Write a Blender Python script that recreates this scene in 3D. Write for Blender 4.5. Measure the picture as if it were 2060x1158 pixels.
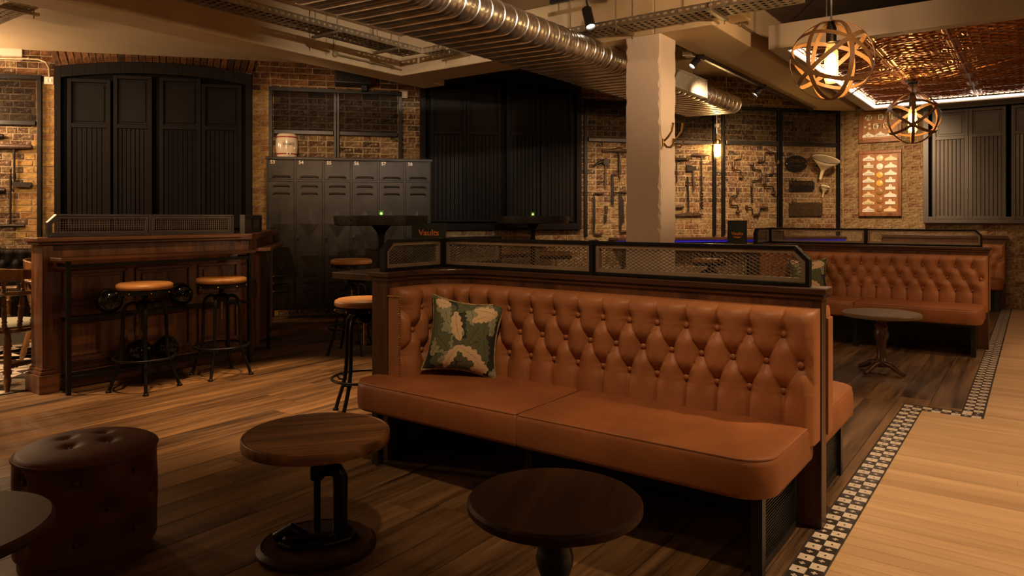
import bpy, math, random
from math import sin, cos, pi, radians as rad
from mathutils import Vector, Matrix
random.seed(7)
for o in list(bpy.data.objects): bpy.data.objects.remove(o)
S = bpy.context.scene
COL = S.collection
# ------------------------------------------------------------------ camera
CH = 1.25                                    # eye height
YAW = math.atan2(1054, 1434)                 # view direction is turned left of +Y
cam_d = bpy.data.cameras.new('camera'); cam = bpy.data.objects.new('camera', cam_d); COL.objects.link(cam)
cam.location = (0, 0, CH); cam.rotation_euler = (pi/2, 0, YAW)
cam_d.sensor_width = 36; cam_d.lens = 36*1434/2060; cam_d.shift_y = -142/2060
cam_d.clip_start = .05; cam_d.clip_end = 60
S.camera = cam
# ------------------------------------------------------------------ world, exposure
S.view_settings.view_transform = 'Standard'; S.view_settings.look = 'None'
S.view_settings.gamma = 1; S.view_settings.use_curve_mapping = False
S.view_settings.exposure = 0.38
w = bpy.data.worlds.new('world'); S.world = w; w.use_nodes = True
w.node_tree.nodes['Background'].inputs[0].default_value = (1, .62, .32, 1)
w.node_tree.nodes['Background'].inputs[1].default_value = .012
# ------------------------------------------------------------------ spots and added fill lights, no fittings modelled here
WARM = (1, .65, .36); WARM2 = (1, .72, .45)
def spot(loc, target, power, deg, blend=.5, col=WARM, radius=.06):
    d = bpy.data.lights.new('spot_and_fill', 'SPOT'); d.energy = power; d.color = col
    d.spot_size = rad(deg); d.spot_blend = blend; d.shadow_soft_size = radius
    o = bpy.data.objects.new('spot_and_fill', d); COL.objects.link(o); o.location = loc
    o.rotation_euler = (Vector(target)-Vector(loc)).to_track_quat('-Z', 'Y').to_euler()
    return o
def lamp(loc, power, col=WARM, radius=.12):
    d = bpy.data.lights.new('fill_light', 'POINT'); d.energy = power; d.color = col; d.shadow_soft_size = radius
    o = bpy.data.objects.new('fill_light', d); COL.objects.link(o); o.location = loc; return o
# unseen point lights added beyond the picture edges to fill the room
lamp((-9.7, 2.5, 2.5), 70); lamp((-8.8, .5, 2.5), 150); lamp((2.6, 6.6, 2.3), 45); lamp((1.9, 2.2, 2.5), 18, WARM2); lamp((-2.0, -1.6, 2.7), 4)
# spots without fittings, most added to light the part named
spot((.75, 3.6, 3.2), (.75, 3.7, 0), 340, 95, .7)                      # pale floor, right
spot((.9, 7.2, 2.7), (.7, 7.4, 0), 100, 95, .8)
spot((-.9, 1.2, 3.25), (-1.8, 3.0, .72), 150, 54, .9)                  # front sofa
spot((-4.3, 1.9, 3.2), (-4.5, 2.5, 0), 300, 52, .8, (1, .58, .27))                    # boards in front of the bar
spot((-4.2, 3.6, 3.2), (-4.2, 3.3, 0), 330, 46, .5, (1, .58, .27))
spot((-3.6, 2.0, 3.2), (-5.7, 2.9, .95), 450, 42, .8, (1, .6, .3))                  # bar front
spot((-6.7, 1.1, 3.2), (-6.5, 2.0, 0), 420, 48, .5)                    # tiled booth, left
spot((-1.2, 5.6, 3.0), (-1.1, 7.9, .5), 60, 70, .8)                    # second booth
spot((-1.0, -.6, 2.3), (-5.9, 4.6, 3.3), 330, 50, 1.)                  # added fill aimed up along the beams and ceiling
spot((.6, 3.2, 2.5), (-3.0, 7.4, 3.5), 400, 50, 1.)  # added fill for the ceiling near the pillar
spot((-1.0, 1.8, 3.1), (-3.5, 4.1, 2.9), 560, 40, 1., (1, .82, .62))  # added fill on the duct
spot((.8, 7.4, 2.55), (-2.68, 6.05, 1.9), 260, 26, 1.)                 # added fill on the pillar side
spot((-5.6, 4.0, 2.7), (-7.3, 6.15, 1.9), 110, 60, 1.)                 # brick by the lockers
spot((-7.4, 2.3, 2.9), (-9.4, 3.7, 1.5), 80, 95, 1.)                   # brick, far left
spot((-2.80, 7.6, 2.75), (-4.4, 9.5, 1.6), 200, 66, 1.)                # tools
spot((-2.75, 9.0, 2.75), (-3.6, 10.4, 1.6), 170, 80, 1.)               # plaques
spot((-1.5, 9.6, 2.7), (-1.75, 11.89, 1.5), 240, 70, 1.)               # sign boards
spot((-4.0, 7.0, 2.65), (-5.07, 8.77, .95), 120, 62, 1.)                  # brick under the middle shutter

# ------------------------------------------------------------------ photograph geometry helpers
CR = (cos(YAW), sin(YAW)); CW = (-sin(YAW), cos(YAW))
def ray(px): u = (px-1030)/1434; return (CR[0]*u+CW[0], CR[1]*u+CW[1])
def zat(py, d): return CH-(py-437)*d/1434
def ground(px, py, z=0.):
    d = (CH-z)*1434/(py-437); r = ray(px); return Vector((r[0]*d, r[1]*d, z))
class Wall:
    def __init__(s, ox, oy, dx, dy):
        l = math.hypot(dx, dy); s.o = (ox, oy); s.d = (dx/l, dy/l); s.n = (dy/l, -dx/l); s.rot = math.atan2(dy, dx)
    def sz(s, px, py, out=0.):
        r = ray(px); ox = s.o[0]+s.n[0]*out; oy = s.o[1]+s.n[1]*out
        det = r[0]*(-s.d[1])+s.d[0]*r[1]
        t = (ox*(-s.d[1])+s.d[0]*oy)/det
        k = (r[0]*oy-r[1]*ox)/det
        k = ((r[0]*t-ox)*s.d[0]+(r[1]*t-oy)*s.d[1])
        return k, zat(py, t)
    def P(s, k, out, z): return Vector((s.o[0]+s.d[0]*k+s.n[0]*out, s.o[1]+s.d[1]*k+s.n[1]*out, z))
BW = Wall(-7.86, 5.50, 5.46, 6.39)           # brick back wall, oblique to the room
RW = Wall(-2.40, 11.89, 1, 0)                # far right wall
BWL = math.hypot(5.46, 6.39)
# ------------------------------------------------------------------ mesh builder
class MB:
    def __init__(s): s.v = []; s.f = []; s.uv = None
    def add(s, vs, fs):
        n = len(s.v); s.v += [tuple(p) for p in vs]; s.f += [tuple(i+n for i in f) for f in fs]; return s
    def box(s, x0, x1, y0, y1, z0, z1):
        return s.add([(x0,y0,z0),(x1,y0,z0),(x1,y1,z0),(x0,y1,z0),(x0,y0,z1),(x1,y0,z1),(x1,y1,z1),(x0,y1,z1)],
                     [(0,3,2,1),(4,5,6,7),(0,1,5,4),(1,2,6,5),(2,3,7,6),(3,0,4,7)])
    def bar(s, a, b, w, h, up=(0,0,1)):
        a = Vector(a); b = Vector(b); t = (b-a).normalized(); u = Vector(up)
        if abs(t.dot(u)) > .95: u = Vector((0,1,0))
        x = t.cross(u).normalized(); y = x.cross(t).normalized(); x *= w/2; y *= h/2
        vs = [p+q for p in (a, b) for q in (-x-y, x-y, x+y, -x+y)]
        return s.add(vs, [(0,1,2,3),(7,6,5,4),(0,4,5,1),(1,5,6,2),(2,6,7,3),(3,7,4,0)])
    def lathe(s, prof, n=24, c=(0,0,0), axis=None, sx=1., sy=1.):
        M = Matrix.Identity(3)
        if axis is not None: M = Vector((0,0,1)).rotation_difference(Vector(axis)).to_matrix()
        vs = []; fs = []; c = Vector(c)
        for r, z in prof:
            for i in range(n):
                a = 2*pi*i/n; vs.append(M @ Vector((r*cos(a)*sx, r*sin(a)*sy, z))+c)
        k = len(prof)
        for j in range(k-1):
            for i in range(n):
                i2 = (i+1) % n; fs.append((j*n+i, j*n+i2, (j+1)*n+i2, (j+1)*n+i))
        if prof[0][0] > 1e-6: fs.append(tuple(range(n-1, -1, -1)))
        if prof[-1][0] > 1e-6: fs.append(tuple((k-1)*n+i for i in range(n)))
        return s.add(vs, fs)
    def tube(s, pts, r, n=8, closed=False, flat=1.):
        pts = [Vector(p) for p in pts]; m = len(pts)
        rs = r if isinstance(r, (list, tuple)) else [r]*m
        vs = []; fs = []; prev = None
        for i, p in enumerate(pts):
            if closed: t = pts[(i+1) % m]-pts[i-1]
            else: t = pts[min(i+1, m-1)]-pts[max(i-1, 0)]
            t.normalize()
            if prev is None:
                u = Vector((0,0,1)) if abs(t.z) < .9 else Vector((0,1,0))
                x = t.cross(u).normalized()
            else:
                x = prev-t*prev.dot(t)
                x = x.normalized() if x.length > 1e-6 else t.orthogonal().normalized()
            prev = x; y = t.cross(x)
            for k in range(n):
                a = 2*pi*k/n; vs.append(p+x*(rs[i]*cos(a))+y*(rs[i]*flat*sin(a)))
        for j in range(m if closed else m-1):
            j2 = (j+1) % m
            for k in range(n):
                k2 = (k+1) % n; fs.append((j*n+k, j*n+k2, j2*n+k2, j2*n+k))
        if not closed: fs.append(tuple(range(n-1, -1, -1))); fs.append(tuple((m-1)*n+k for k in range(n)))
        return s.add(vs, fs)
    def prism(s, poly, y0, y1):              # polygon in xz, extruded along y
        n = len(poly); vs = [(p[0], y0, p[1]) for p in poly]+[(p[0], y1, p[1]) for p in poly]
        fs = [tuple(range(n)), tuple(range(2*n-1, n-1, -1))]
        for i in range(n): j = (i+1) % n; fs.append((i, n+i, n+j, j))
        return s.add(vs, fs)
    def plan(s, poly, z0, z1):               # polygon in xy, extruded along z
        n = len(poly); vs = [(p[0], p[1], z0) for p in poly]+[(p[0], p[1], z1) for p in poly]
        fs = [tuple(range(n-1, -1, -1)), tuple(range(n, 2*n))]
        for i in range(n): j = (i+1) % n; fs.append((i, j, n+j, n+i))
        return s.add(vs, fs)
    def grid(s, fn, nu, nv):
        vs = [fn(i/nu, j/nv) for j in range(nv+1) for i in range(nu+1)]
        return s.add(vs, [(j*(nu+1)+i, j*(nu+1)+i+1, (j+1)*(nu+1)+i+1, (j+1)*(nu+1)+i) for j in range(nv) for i in range(nu)])
    def ball(s, c, r, n=12, m=8, sz=1.):
        return s.lathe([(max(1e-7, r*sin(pi*j/m)), -r*cos(pi*j/m)*sz) for j in range(m+1)], n, c)
    def mesh(s, name, mat=None, smooth=None):
        me = bpy.data.meshes.new(name); me.from_pydata(s.v, [], s.f)
        if mat: me.materials.append(mat)
        if smooth is not None:
            me.shade_smooth(); me.set_sharp_from_angle(angle=rad(smooth))
        me.update(); return me
    def build(s, name, mat, parent=None, smooth=None, bevel=0., loc=None, rz=None, kind=None, label=None):
        o = bpy.data.objects.new(name, s.mesh(name, mat, smooth)); COL.objects.link(o)
        return fin(o, parent, bevel, loc, rz, kind, label)
def fin(o, parent=None, bevel=0., loc=None, rz=None, kind=None, label=None):
    if parent: o.parent = parent
    if bevel:
        b = o.modifiers.new('bevel', 'BEVEL'); b.width = bevel; b.segments = 2; b.limit_method = 'ANGLE'; b.angle_limit = rad(40)
    if loc is not None: o.location = loc
    if rz is not None: o.rotation_euler = (0, 0, rz)
    if kind: o['kind'] = kind
    if label: o['label'] = label
    return o
def inst(name, me, parent=None, loc=(0,0,0), rot=(0,0,0), scale=None):
    o = bpy.data.objects.new(name, me); COL.objects.link(o); o.location = loc; o.rotation_euler = rot
    if parent: o.parent = parent
    if scale: o.scale = scale
    return o
def tag(o, label, cat, group=None):
    o['label'] = label; o['category'] = cat
    if group: o['group'] = group
    return o
def thing(name, label, cat, loc=(0,0,0), rz=0., group=None):
    o = bpy.data.objects.new(name, None); o.empty_display_size = .1; COL.objects.link(o)
    o.location = loc; o.rotation_euler = (0, 0, rz); return tag(o, label, cat, group)
def struct(o): o['kind'] = 'structure'; return o
def copy_tree(o, parent=None):
    c = o.copy(); COL.objects.link(c); c.parent = parent
    for ch in list(o.children): copy_tree(ch, c)
    return c
def text(body, size, mat, parent, loc, rot=(pi/2,0,0), name='lettering', ext=.0006, sx=1., bold=0.):
    cu = bpy.data.curves.new('t', 'FONT'); cu.body = body; cu.size = size; cu.extrude = ext; cu.offset = bold
    cu.align_x = 'CENTER'; cu.align_y = 'CENTER'; cu.resolution_u = 2
    t = bpy.data.objects.new('t', cu); COL.objects.link(t)
    dg = bpy.context.evaluated_depsgraph_get(); me = bpy.data.meshes.new_from_object(t.evaluated_get(dg))
    bpy.data.objects.remove(t); me.materials.clear(); me.materials.append(mat); me.name = name
    o = bpy.data.objects.new(name, me); COL.objects.link(o); o.parent = parent; o.location = loc; o.rotation_euler = rot; o.scale = (sx, 1, 1)
    return o
# ------------------------------------------------------------------ materials
def nmat(name):
    m = bpy.data.materials.new(name); m.use_nodes = True; nt = m.node_tree
    return m, nt, nt.nodes['Principled BSDF']
def N(nt, t, **kw):
    n = nt.nodes.new(t)
    for k, v in kw.items(): setattr(n, k, v)
    return n
def coords(nt, scale=(1,1,1), rnd=0.):
    tc = N(nt, 'ShaderNodeTexCoord'); mp = N(nt, 'ShaderNodeMapping'); mp.inputs['Scale'].default_value = scale
    nt.links.new(tc.outputs['Object'], mp.inputs['Vector'])
    if rnd:
        oi = N(nt, 'ShaderNodeObjectInfo'); ml = N(nt, 'ShaderNodeMath', operation='MULTIPLY'); ml.inputs[1].default_value = rnd
        nt.links.new(oi.outputs['Random'], ml.inputs[0]); nt.links.new(ml.outputs[0], mp.inputs['Location'])
    return mp.outputs['Vector']
def noise(nt, vec, scale, detail=4, rough=.6, dist=0.):
    n = N(nt, 'ShaderNodeTexNoise'); n.inputs['Scale'].default_value = scale; n.inputs['Detail'].default_value = detail
    n.inputs['Roughness'].default_value = rough; n.inputs['Distortion'].default_value = dist
    nt.links.new(vec, n.inputs['Vector']); return n.outputs['Fac']
def ramp(nt, fac, stops, interp='LINEAR'):
    r = N(nt, 'ShaderNodeValToRGB'); e = r.color_ramp.elements; r.color_ramp.interpolation = interp
    while len(e) < len(stops): e.new(.5)
    for i, (p, c) in enumerate(stops): e[i].position = p; e[i].color = (*c, 1)
    nt.links.new(fac, r.inputs['Fac']); return r.outputs['Color']
def bump(nt, b, h, strength=.3, dist=.01):
    n = N(nt, 'ShaderNodeBump'); n.inputs['Strength'].default_value = strength; n.inputs['Distance'].default_value = dist
    nt.links.new(h, n.inputs['Height']); nt.links.new(n.outputs['Normal'], b.inputs['Normal']); return n
def sc(c, k): return tuple(min(1, x*k) for x in c)
def plain(name, col, rough=.5, metal=0., var=.25, scale=6., bmp=0., bscale=60., coat=0., spec=.5, st=(1,1,1)):
    m, nt, b = nmat(name); v = coords(nt, st, 11.)
    f = noise(nt, v, scale, 5)
    nt.links.new(ramp(nt, f, [(.3, sc(col, 1-var)), (.7, sc(col, 1+var))]), b.inputs['Base Color'])
    b.inputs['Roughness'].default_value = rough; b.inputs['Metallic'].default_value = metal
    b.inputs['Coat Weight'].default_value = coat; b.inputs['Specular IOR Level'].default_value = spec
    if bmp: bump(nt, b, noise(nt, v, bscale, 6), bmp, .004)
    return m
def emis(name, col, strength):
    m, nt, b = nmat(name); b.inputs['Base Color'].default_value = (*col, 1)
    b.inputs['Emission Color'].default_value = (*col, 1); b.inputs['Emission Strength'].default_value = strength
    return m
def wood(name, dark, light, axis=0, fine=60., rough=.4, rndv=0., coat=0., bmp=.15, mid=None, spec=.5):
    m, nt, b = nmat(name); st = [1,1,1]; st[axis] = .06
    v = coords(nt, tuple(st), 23.)
    f1 = noise(nt, v, fine*.18, 3, .5, .8); f2 = noise(nt, v, fine, 5, .65, .3)
    ad = N(nt, 'ShaderNodeMath', operation='MULTIPLY_ADD'); ad.inputs[1].default_value = .45
    mu = N(nt, 'ShaderNodeMath', operation='MULTIPLY'); mu.inputs[1].default_value = .55
    nt.links.new(f1, mu.inputs[0]); nt.links.new(f2, ad.inputs[0]); nt.links.new(mu.outputs[0], ad.inputs[2])
    c = ramp(nt, ad.outputs[0], [(.36, dark), (.5, mid or tuple((a+b_)/2 for a, b_ in zip(dark, light))), (.64, light)])
    if rndv:
        oi = N(nt, 'ShaderNodeObjectInfo'); mr = N(nt, 'ShaderNodeMapRange')
        mr.inputs['To Min'].default_value = 1-rndv; mr.inputs['To Max'].default_value = 1+rndv
        hs = N(nt, 'ShaderNodeHueSaturation'); nt.links.new(oi.outputs['Random'], mr.inputs['Value'])
        nt.links.new(mr.outputs[0], hs.inputs['Value']); nt.links.new(c, hs.inputs['Color']); c = hs.outputs['Color']
    nt.links.new(c, b.inputs['Base Color'])
    rr = N(nt, 'ShaderNodeMapRange'); rr.inputs['To Min'].default_value = rough-.08; rr.inputs['To Max'].default_value = rough+.12
    nt.links.new(f2, rr.inputs['Value']); nt.links.new(rr.outputs[0], b.inputs['Roughness'])
    b.inputs['Coat Weight'].default_value = coat; b.inputs['Specular IOR Level'].default_value = spec
    if bmp: bump(nt, b, f2, bmp, .002)
    return m
def brickmat(name, stops, mortar_smear=.35, bmp=.9):
    m, nt, b = nmat(name)
    tc = N(nt, 'ShaderNodeTexCoord'); g = N(nt, 'ShaderNodeNewGeometry'); oi = N(nt, 'ShaderNodeObjectInfo')
    ad = N(nt, 'ShaderNodeMath', operation='ADD'); fr = N(nt, 'ShaderNodeMath', operation='FRACT')
    nt.links.new(g.outputs['Random Per Island'], ad.inputs[0]); nt.links.new(oi.outputs['Random'], ad.inputs[1]); nt.links.new(ad.outputs[0], fr.inputs[0])
    c = ramp(nt, fr.outputs[0], stops, 'LINEAR')
    v = tc.outputs['Object']
    n1 = noise(nt, v, 20, 8, .75); n2 = noise(nt, v, 55, 6, .7); n3 = noise(nt, v, 24, 8, .85)
    mx = N(nt, 'ShaderNodeMix', data_type='RGBA', blend_type='MULTIPLY'); mx.inputs['Factor'].default_value = .8
    nt.links.new(c, mx.inputs['A']); nt.links.new(ramp(nt, n1, [(.34, (.16,.13,.11)), (.58, (1.3,1.22,1.12))]), mx.inputs['B'])
    mx2 = N(nt, 'ShaderNodeMix', data_type='RGBA'); nt.links.new(mx.outputs['Result'], mx2.inputs['A'])
    mx2.inputs['B'].default_value = (.50, .40, .27, 1)
    nt.links.new(ramp(nt, n3, [(.50, (0,0,0)), (.62, (mortar_smear,)*3)]), mx2.inputs['Factor'])
    nt.links.new(mx2.outputs['Result'], b.inputs['Base Color']); b.inputs['Roughness'].default_value = .85
    b.inputs['Specular IOR Level'].default_value = .3
    a2 = N(nt, 'ShaderNodeMath', operation='ADD'); nt.links.new(n3, a2.inputs[0]); nt.links.new(n2, a2.inputs[1])
    bump(nt, b, a2.outputs[0], bmp, .012); return m
M = {}
M['leather'] = plain('tan_leather', (.305,.118,.044), .48, 0, .16, 5, .12, 180, spec=.32)
M['leather_seat'] = plain('tan_leather_seat', (.26,.09,.030), .5, 0, .22, 3.5, .12, 180, spec=.3)
M['leather_brown'] = plain('brown_leather', (.105,.036,.020), .52, 0, .3, 7, .12, 160, spec=.15)
M['leather_dark'] = plain('black_brown_leather', (.009,.006,.0045), .5, 0, .3, 5, .1, 160, spec=.15)
M['oak'] = wood('dark_oak_floor', (.022,.010,.0042), (.225,.122,.050), 1, 36, .46, .15, bmp=.25, spec=.4)
M['lightwood'] = wood('pale_floor', (.40,.245,.118), (.56,.37,.195), 0, 46, .42, .10, bmp=.06, spec=.4)
M['walnut'] = wood('walnut_panel', (.026,.009,.0045), (.115,.042,.017), 2, 42, .34, .1)
M['boothoak'] = wood('reddish_oak_panel', (.055,.019,.008), (.23,.09,.036), 2, 46, .36, .1)
M['boothoak_x'] = wood('reddish_oak_trim', (.055,.019,.008), (.22,.085,.034), 0, 46, .36, .1)
M['walnut_x'] = wood('walnut_trim', (.024,.009,.0045), (.09,.033,.014), 0, 42, .34, .1)
M['walnut_y'] = wood('walnut_trim_return', (.024,.009,.0045), (.09,.033,.014), 1, 42, .34, .1)
M['tabletop'] = wood('table_oak', (.045,.015,.005), (.40,.185,.062), 0, 38, .38, .15, bmp=.3)
M['tabledark'] = wood('table_dark', (.022,.009,.005), (.075,.032,.015), 1, 26, .46, .1, spec=.1)
M['seatwood'] = wood('stool_seat_wood', (.30,.13,.035), (.46,.22,.07), 0, 30, .42, .1)
M['chairwood'] = wood('chair_wood', (.05,.02,.007), (.20,.09,.026), 2, 40, .3, .1)
M['boardwood'] = wood('sign_board_wood', (.26,.10,.022), (.42,.19,.05), 2, 40, .4, .05)
M['boardframe'] = wood('sign_frame_wood', (.12,.04,.01), (.32,.12,.03), 2, 50, .4, .05)
M['toolwood'] = wood('tool_handle_wood', (.028,.012,.006), (.09,.042,.018), 2, 60, .5, .1)
M['black'] = plain('black_steel', (.016,.015,.015), .38, .7, .3, 12, .05, 90)
M['blackpaint'] = plain('black_paint', (.012,.011,.011), .35, 0, .2, 10)
M['iron'] = plain('rusty_iron', (.022,.015,.011), .45, .5, .5, 30, .4, 120)
M['toolbronze'] = plain('copper_ring', (.5,.2,.07), .3, 1, .2, 30)
M['innerframe'] = plain('beige_frame_metal', (.21,.15,.10), .5, .3, .15, 8)
M['mesh'] = plain('expanded_metal', (.20,.16,.12), .42, .7, .15, 20)
M['wire'] = plain('wire_mesh', (.16,.12,.09), .4, .7, .15, 20)
M['screenframe'] = plain('grey_steel_frame', (.07,.062,.06), .36, .8, .25, 14)
M['locker'] = plain('locker_steel', (.024,.0175,.0115), .36, .15, .45, 5, .15, 40, spec=.18)
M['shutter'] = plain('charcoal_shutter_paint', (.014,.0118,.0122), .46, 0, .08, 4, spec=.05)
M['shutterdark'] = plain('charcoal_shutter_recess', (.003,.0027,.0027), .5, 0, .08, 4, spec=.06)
M['plaster'] = plain('cream_plaster', (.50,.365,.215), .8, 0, .07, 2.2, .25, 14)
M['column'] = plain('white_column_paint', (.66,.54,.44), .75, 0, .04, 4, .3, 22)
M['ceilpaint'] = plain('cream_ceiling', (.48,.36,.22), .85, 0, .08, 1.5, .2, 10)
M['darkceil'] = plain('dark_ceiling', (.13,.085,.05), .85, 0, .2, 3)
M['galv'] = plain('galvanised_steel', (.80,.76,.70), .30, 1, .25, 9, .08, 20, st=(1,.4,1))
M['tray'] = plain('tray_steel', (.34,.28,.2), .42, .8, .3, 20)
M['conduit'] = plain('conduit_steel', (.36,.27,.16), .45, .6, .2, 20)
M['canopy'] = plain('taupe_canopy', (.26,.20,.15), .5, 0, .06, 3)
M['brass'] = plain('aged_brass', (.42,.27,.10), .32, 1, .3, 30)
M['ceramic'] = plain('cream_ceramic', (.66,.54,.40), .18, 0, .05, 5, coat=.4)
M['enamel'] = plain('cream_enamel', (.78,.66,.45), .2, 0, .06, 8, coat=.3)
M['red'] = plain('red_band', (.26,.008,.012), .25, 0, .1, 5)
M['tagwhite'] = plain('white_tag', (.82,.78,.70), .35, 0, .05, 20)
M['tagcream'] = plain('cream_tag', (.74,.60,.38), .35, 0, .06, 20)
M['tagyellow'] = plain('yellow_tag', (.70,.42,.08), .35, 0, .08, 20)
M['tagbrown'] = plain('brown_tag', (.30,.15,.04), .4, 0, .15, 20)
M['ink'] = plain('dark_ink', (.03,.022,.018), .6, 0, .1, 5)
M['plaqueblack'] = plain('black_cast_plaque', (.022,.018,.015), .4, .5, .4, 30, .3, 80)
M['plaquebrown'] = plain('bronze_plaque', (.11,.078,.045), .42, .7, .3, 30, .3, 80)
M['relief'] = plain('raised_letter_metal', (.17,.10,.055), .35, .7, .3, 30)
M['green'] = plain('green_menu_cover', (.018,.026,.015), .5, 0, .15, 12)
M['orange'] = plain('orange_print', (.75,.22,.04), .5, 0, .1, 12)
M['ballblack'] = plain('gloss_black', (.006,.006,.007), .08, 0, .1, 4, coat=.5)
M['mortar'] = plain('mortar', (.34,.25,.15), .95, 0, .4, 14, .9, 40)
M['mortarrough'] = plain('rough_mortar', (.27,.19,.10), .95, 0, .4, 14, .9, 40)
M['white'] = plain('white_plastic', (.66,.58,.48), .4, 0, .05, 10)
M['stencil'] = plain('white_stencil', (.62,.58,.5), .6, 0, .2, 60)
M['cushion'] = plain('sage_seat_pad', (.36,.34,.24), .6, 0, .12, 8)
M['tablelit'] = wood('lit_tabletop', (.13,.085,.05), (.26,.18,.11), 0, 26, .4, .1)  # table wood lightened for the light its top catches
M['pillowbase'] = plain('dark_pillow_cloth', (.022,.026,.018), .8, 0, .3, 20)
M['piping'] = plain('pillow_piping', (.30,.22,.11), .8, 0, .7, 24)
M['tile_w'] = plain('white_tile', (.62,.53,.42), .3, 0, .12, 30)
M['tile_b'] = plain('black_tile', (.035,.028,.024), .3, 0, .3, 30)
M['tile_g'] = plain('grey_tile', (.22,.18,.14), .35, 0, .2, 30)
M['grout'] = plain('dark_grout', (.03,.024,.018), .8, 0, .2, 20)
M['bulbband'] = wood('pendant_band', (.10,.045,.014), (.18,.085,.028), 2, 30, .45, 0)
M['blue'] = emis('blue_led', (.015,.012,1), .13)
M['led'] = emis('white_led', (1,.93,.84), 6.5)
M['bulb'] = emis('warm_filament', (1,.62,.22), 110)
M['lens'] = emis('spot_lens', (1,.86,.68), 5)
M['greenled'] = emis('green_led', (.05,1,.2), 2)
M['flame'] = emis('candle_glow', (.6,1,.25), 2.2)
st = [(0,(.03,.02,.013)),(.16,(.115,.052,.026)),(.34,(.085,.047,.025)),(.5,(.165,.10,.046)),(.7,(.215,.14,.062)),(.88,(.15,.075,.036)),(1,(.07,.038,.02))]
M['brick'] = brickmat('london_stock_brick', st, .85)
st2 = [(0,(.36,.22,.07)),(.3,(.45,.29,.095)),(.6,(.40,.23,.075)),(.8,(.30,.15,.055)),(1,(.48,.32,.11))]
M['brickyellow'] = brickmat('yellow_stock_brick', st2, .2, .7)
st3 = [(0,(.05,.03,.016)),(.4,(.16,.075,.032)),(.75,(.24,.11,.045)),(1,(.09,.045,.022))]
M['bricksoot'] = brickmat('sooty_arch_brick', st3, .2, .9)
st4 = [(0,(.20,.13,.06)),(.35,(.30,.21,.10)),(.6,(.22,.12,.055)),(.8,(.18,.075,.035)),(1,(.33,.235,.11))]
M['brickrough'] = brickmat('rough_stock_brick', st4, .85, 1.0)
def smoked(name, a, col):
    m, nt, b = nmat(name); t = N(nt, 'ShaderNodeBsdfTransparent'); t.inputs[0].default_value = (1,1,1,1)
    mx = N(nt, 'ShaderNodeMixShader'); mx.inputs[0].default_value = a; b.inputs['Base Color'].default_value = (*col, 1); b.inputs['Roughness'].default_value = .5; b.inputs['Specular IOR Level'].default_value = .05
    nt.links.new(t.outputs[0], mx.inputs[1]); nt.links.new(b.outputs[0], mx.inputs[2]); nt.links.new(mx.outputs[0], nt.nodes['Material Output'].inputs[0]); return m
M['shutterlit'] = plain('lit_shutter_paint', (.088,.074,.067), .42, 0, .06, 4)  # shutter paint lightened to carry the pendant light falling on it
M['grille'] = plain('white_grille', (.55,.5,.43), .45, .2, .05, 8)
M['smoked'] = smoked('smoked_mesh', .40, (.006,.005,.004)); M['smokedlight'] = smoked('smoked_mesh_light', .28, (.006,.005,.004))
def glassmat(name, col, rough=0.):
    m, nt, b = nmat(name); b.inputs['Base Color'].default_value = (*col, 1); b.inputs['Transmission Weight'].default_value = 1
    b.inputs['Roughness'].default_value = rough; b.inputs['IOR'].default_value = 1.2; return m
M['bulbglass'] = smoked('bulb_glass', .12, (1,.7,.35)); M['greenglass'] = smoked('green_glass', .3, (.16,.4,.1))
def copper():
    m, nt, b = nmat('embossed_copper'); v = coords(nt, (1,1,1), 5.)
    nt.links.new(ramp(nt, noise(nt, v, 14, 5), [(.3,(.44,.19,.08)),(.7,(.64,.32,.15))]), b.inputs['Base Color'])
    b.inputs['Metallic'].default_value = 1; b.inputs['Roughness'].default_value = .29
    bump(nt, b, noise(nt, v, 60, 3), .04, .004); return m
M['copper'] = copper()
def leafmat(name, base, vein):
    m, nt, b = nmat(name); u = N(nt, 'ShaderNodeUVMap'); sp = N(nt, 'ShaderNodeSeparateXYZ'); nt.links.new(u.outputs[0], sp.inputs[0])
    ab = N(nt, 'ShaderNodeMath', operation='SUBTRACT'); ab.inputs[1].default_value = .5; nt.links.new(sp.outputs[0], ab.inputs[0])
    a2 = N(nt, 'ShaderNodeMath', operation='ABSOLUTE'); nt.links.new(ab.outputs[0], a2.inputs[0])
    k = N(nt, 'ShaderNodeMath', operation='MULTIPLY_ADD'); k.inputs[1].default_value = -.9; nt.links.new(a2.outputs[0], k.inputs[0]); nt.links.new(sp.outputs[1], k.inputs[2])
    k2 = N(nt, 'ShaderNodeMath', operation='MULTIPLY'); k2.inputs[1].default_value = 44; nt.links.new(k.outputs[0], k2.inputs[0])
    s_ = N(nt, 'ShaderNodeMath', operation='SINE'); nt.links.new(k2.outputs[0], s_.inputs[0])
    mr = N(nt, 'ShaderNodeMapRange'); mr.inputs['From Min'].default_value = .55; mr.inputs['From Max'].default_value = 1; nt.links.new(s_.outputs[0], mr.inputs['Value'])
    md = N(nt, 'ShaderNodeMath', operation='LESS_THAN'); md.inputs[1].default_value = .035; nt.links.new(a2.outputs[0], md.inputs[0])
    mm = N(nt, 'ShaderNodeMath', operation='MAXIMUM'); nt.links.new(mr.outputs[0], mm.inputs[0]); nt.links.new(md.outputs[0], mm.inputs[1])
    mx = N(nt, 'ShaderNodeMix', data_type='RGBA'); mx.inputs['A'].default_value = (*base, 1); mx.inputs['B'].default_value = (*vein, 1)
    nt.links.new(mm.outputs[0], mx.inputs['Factor']); nt.links.new(mx.outputs['Result'], b.inputs['Base Color']); b.inputs['Roughness'].default_value = .85; return m
M['leafcream'] = leafmat('cream_leaf_print', (.66,.48,.28), (.40,.25,.12))
M['leafgreen'] = leafmat('green_leaf_print', (.105,.115,.055), (.05,.058,.028))
M['leafsage'] = leafmat('sage_leaf_print', (.30,.29,.17), (.13,.135,.07))

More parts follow.
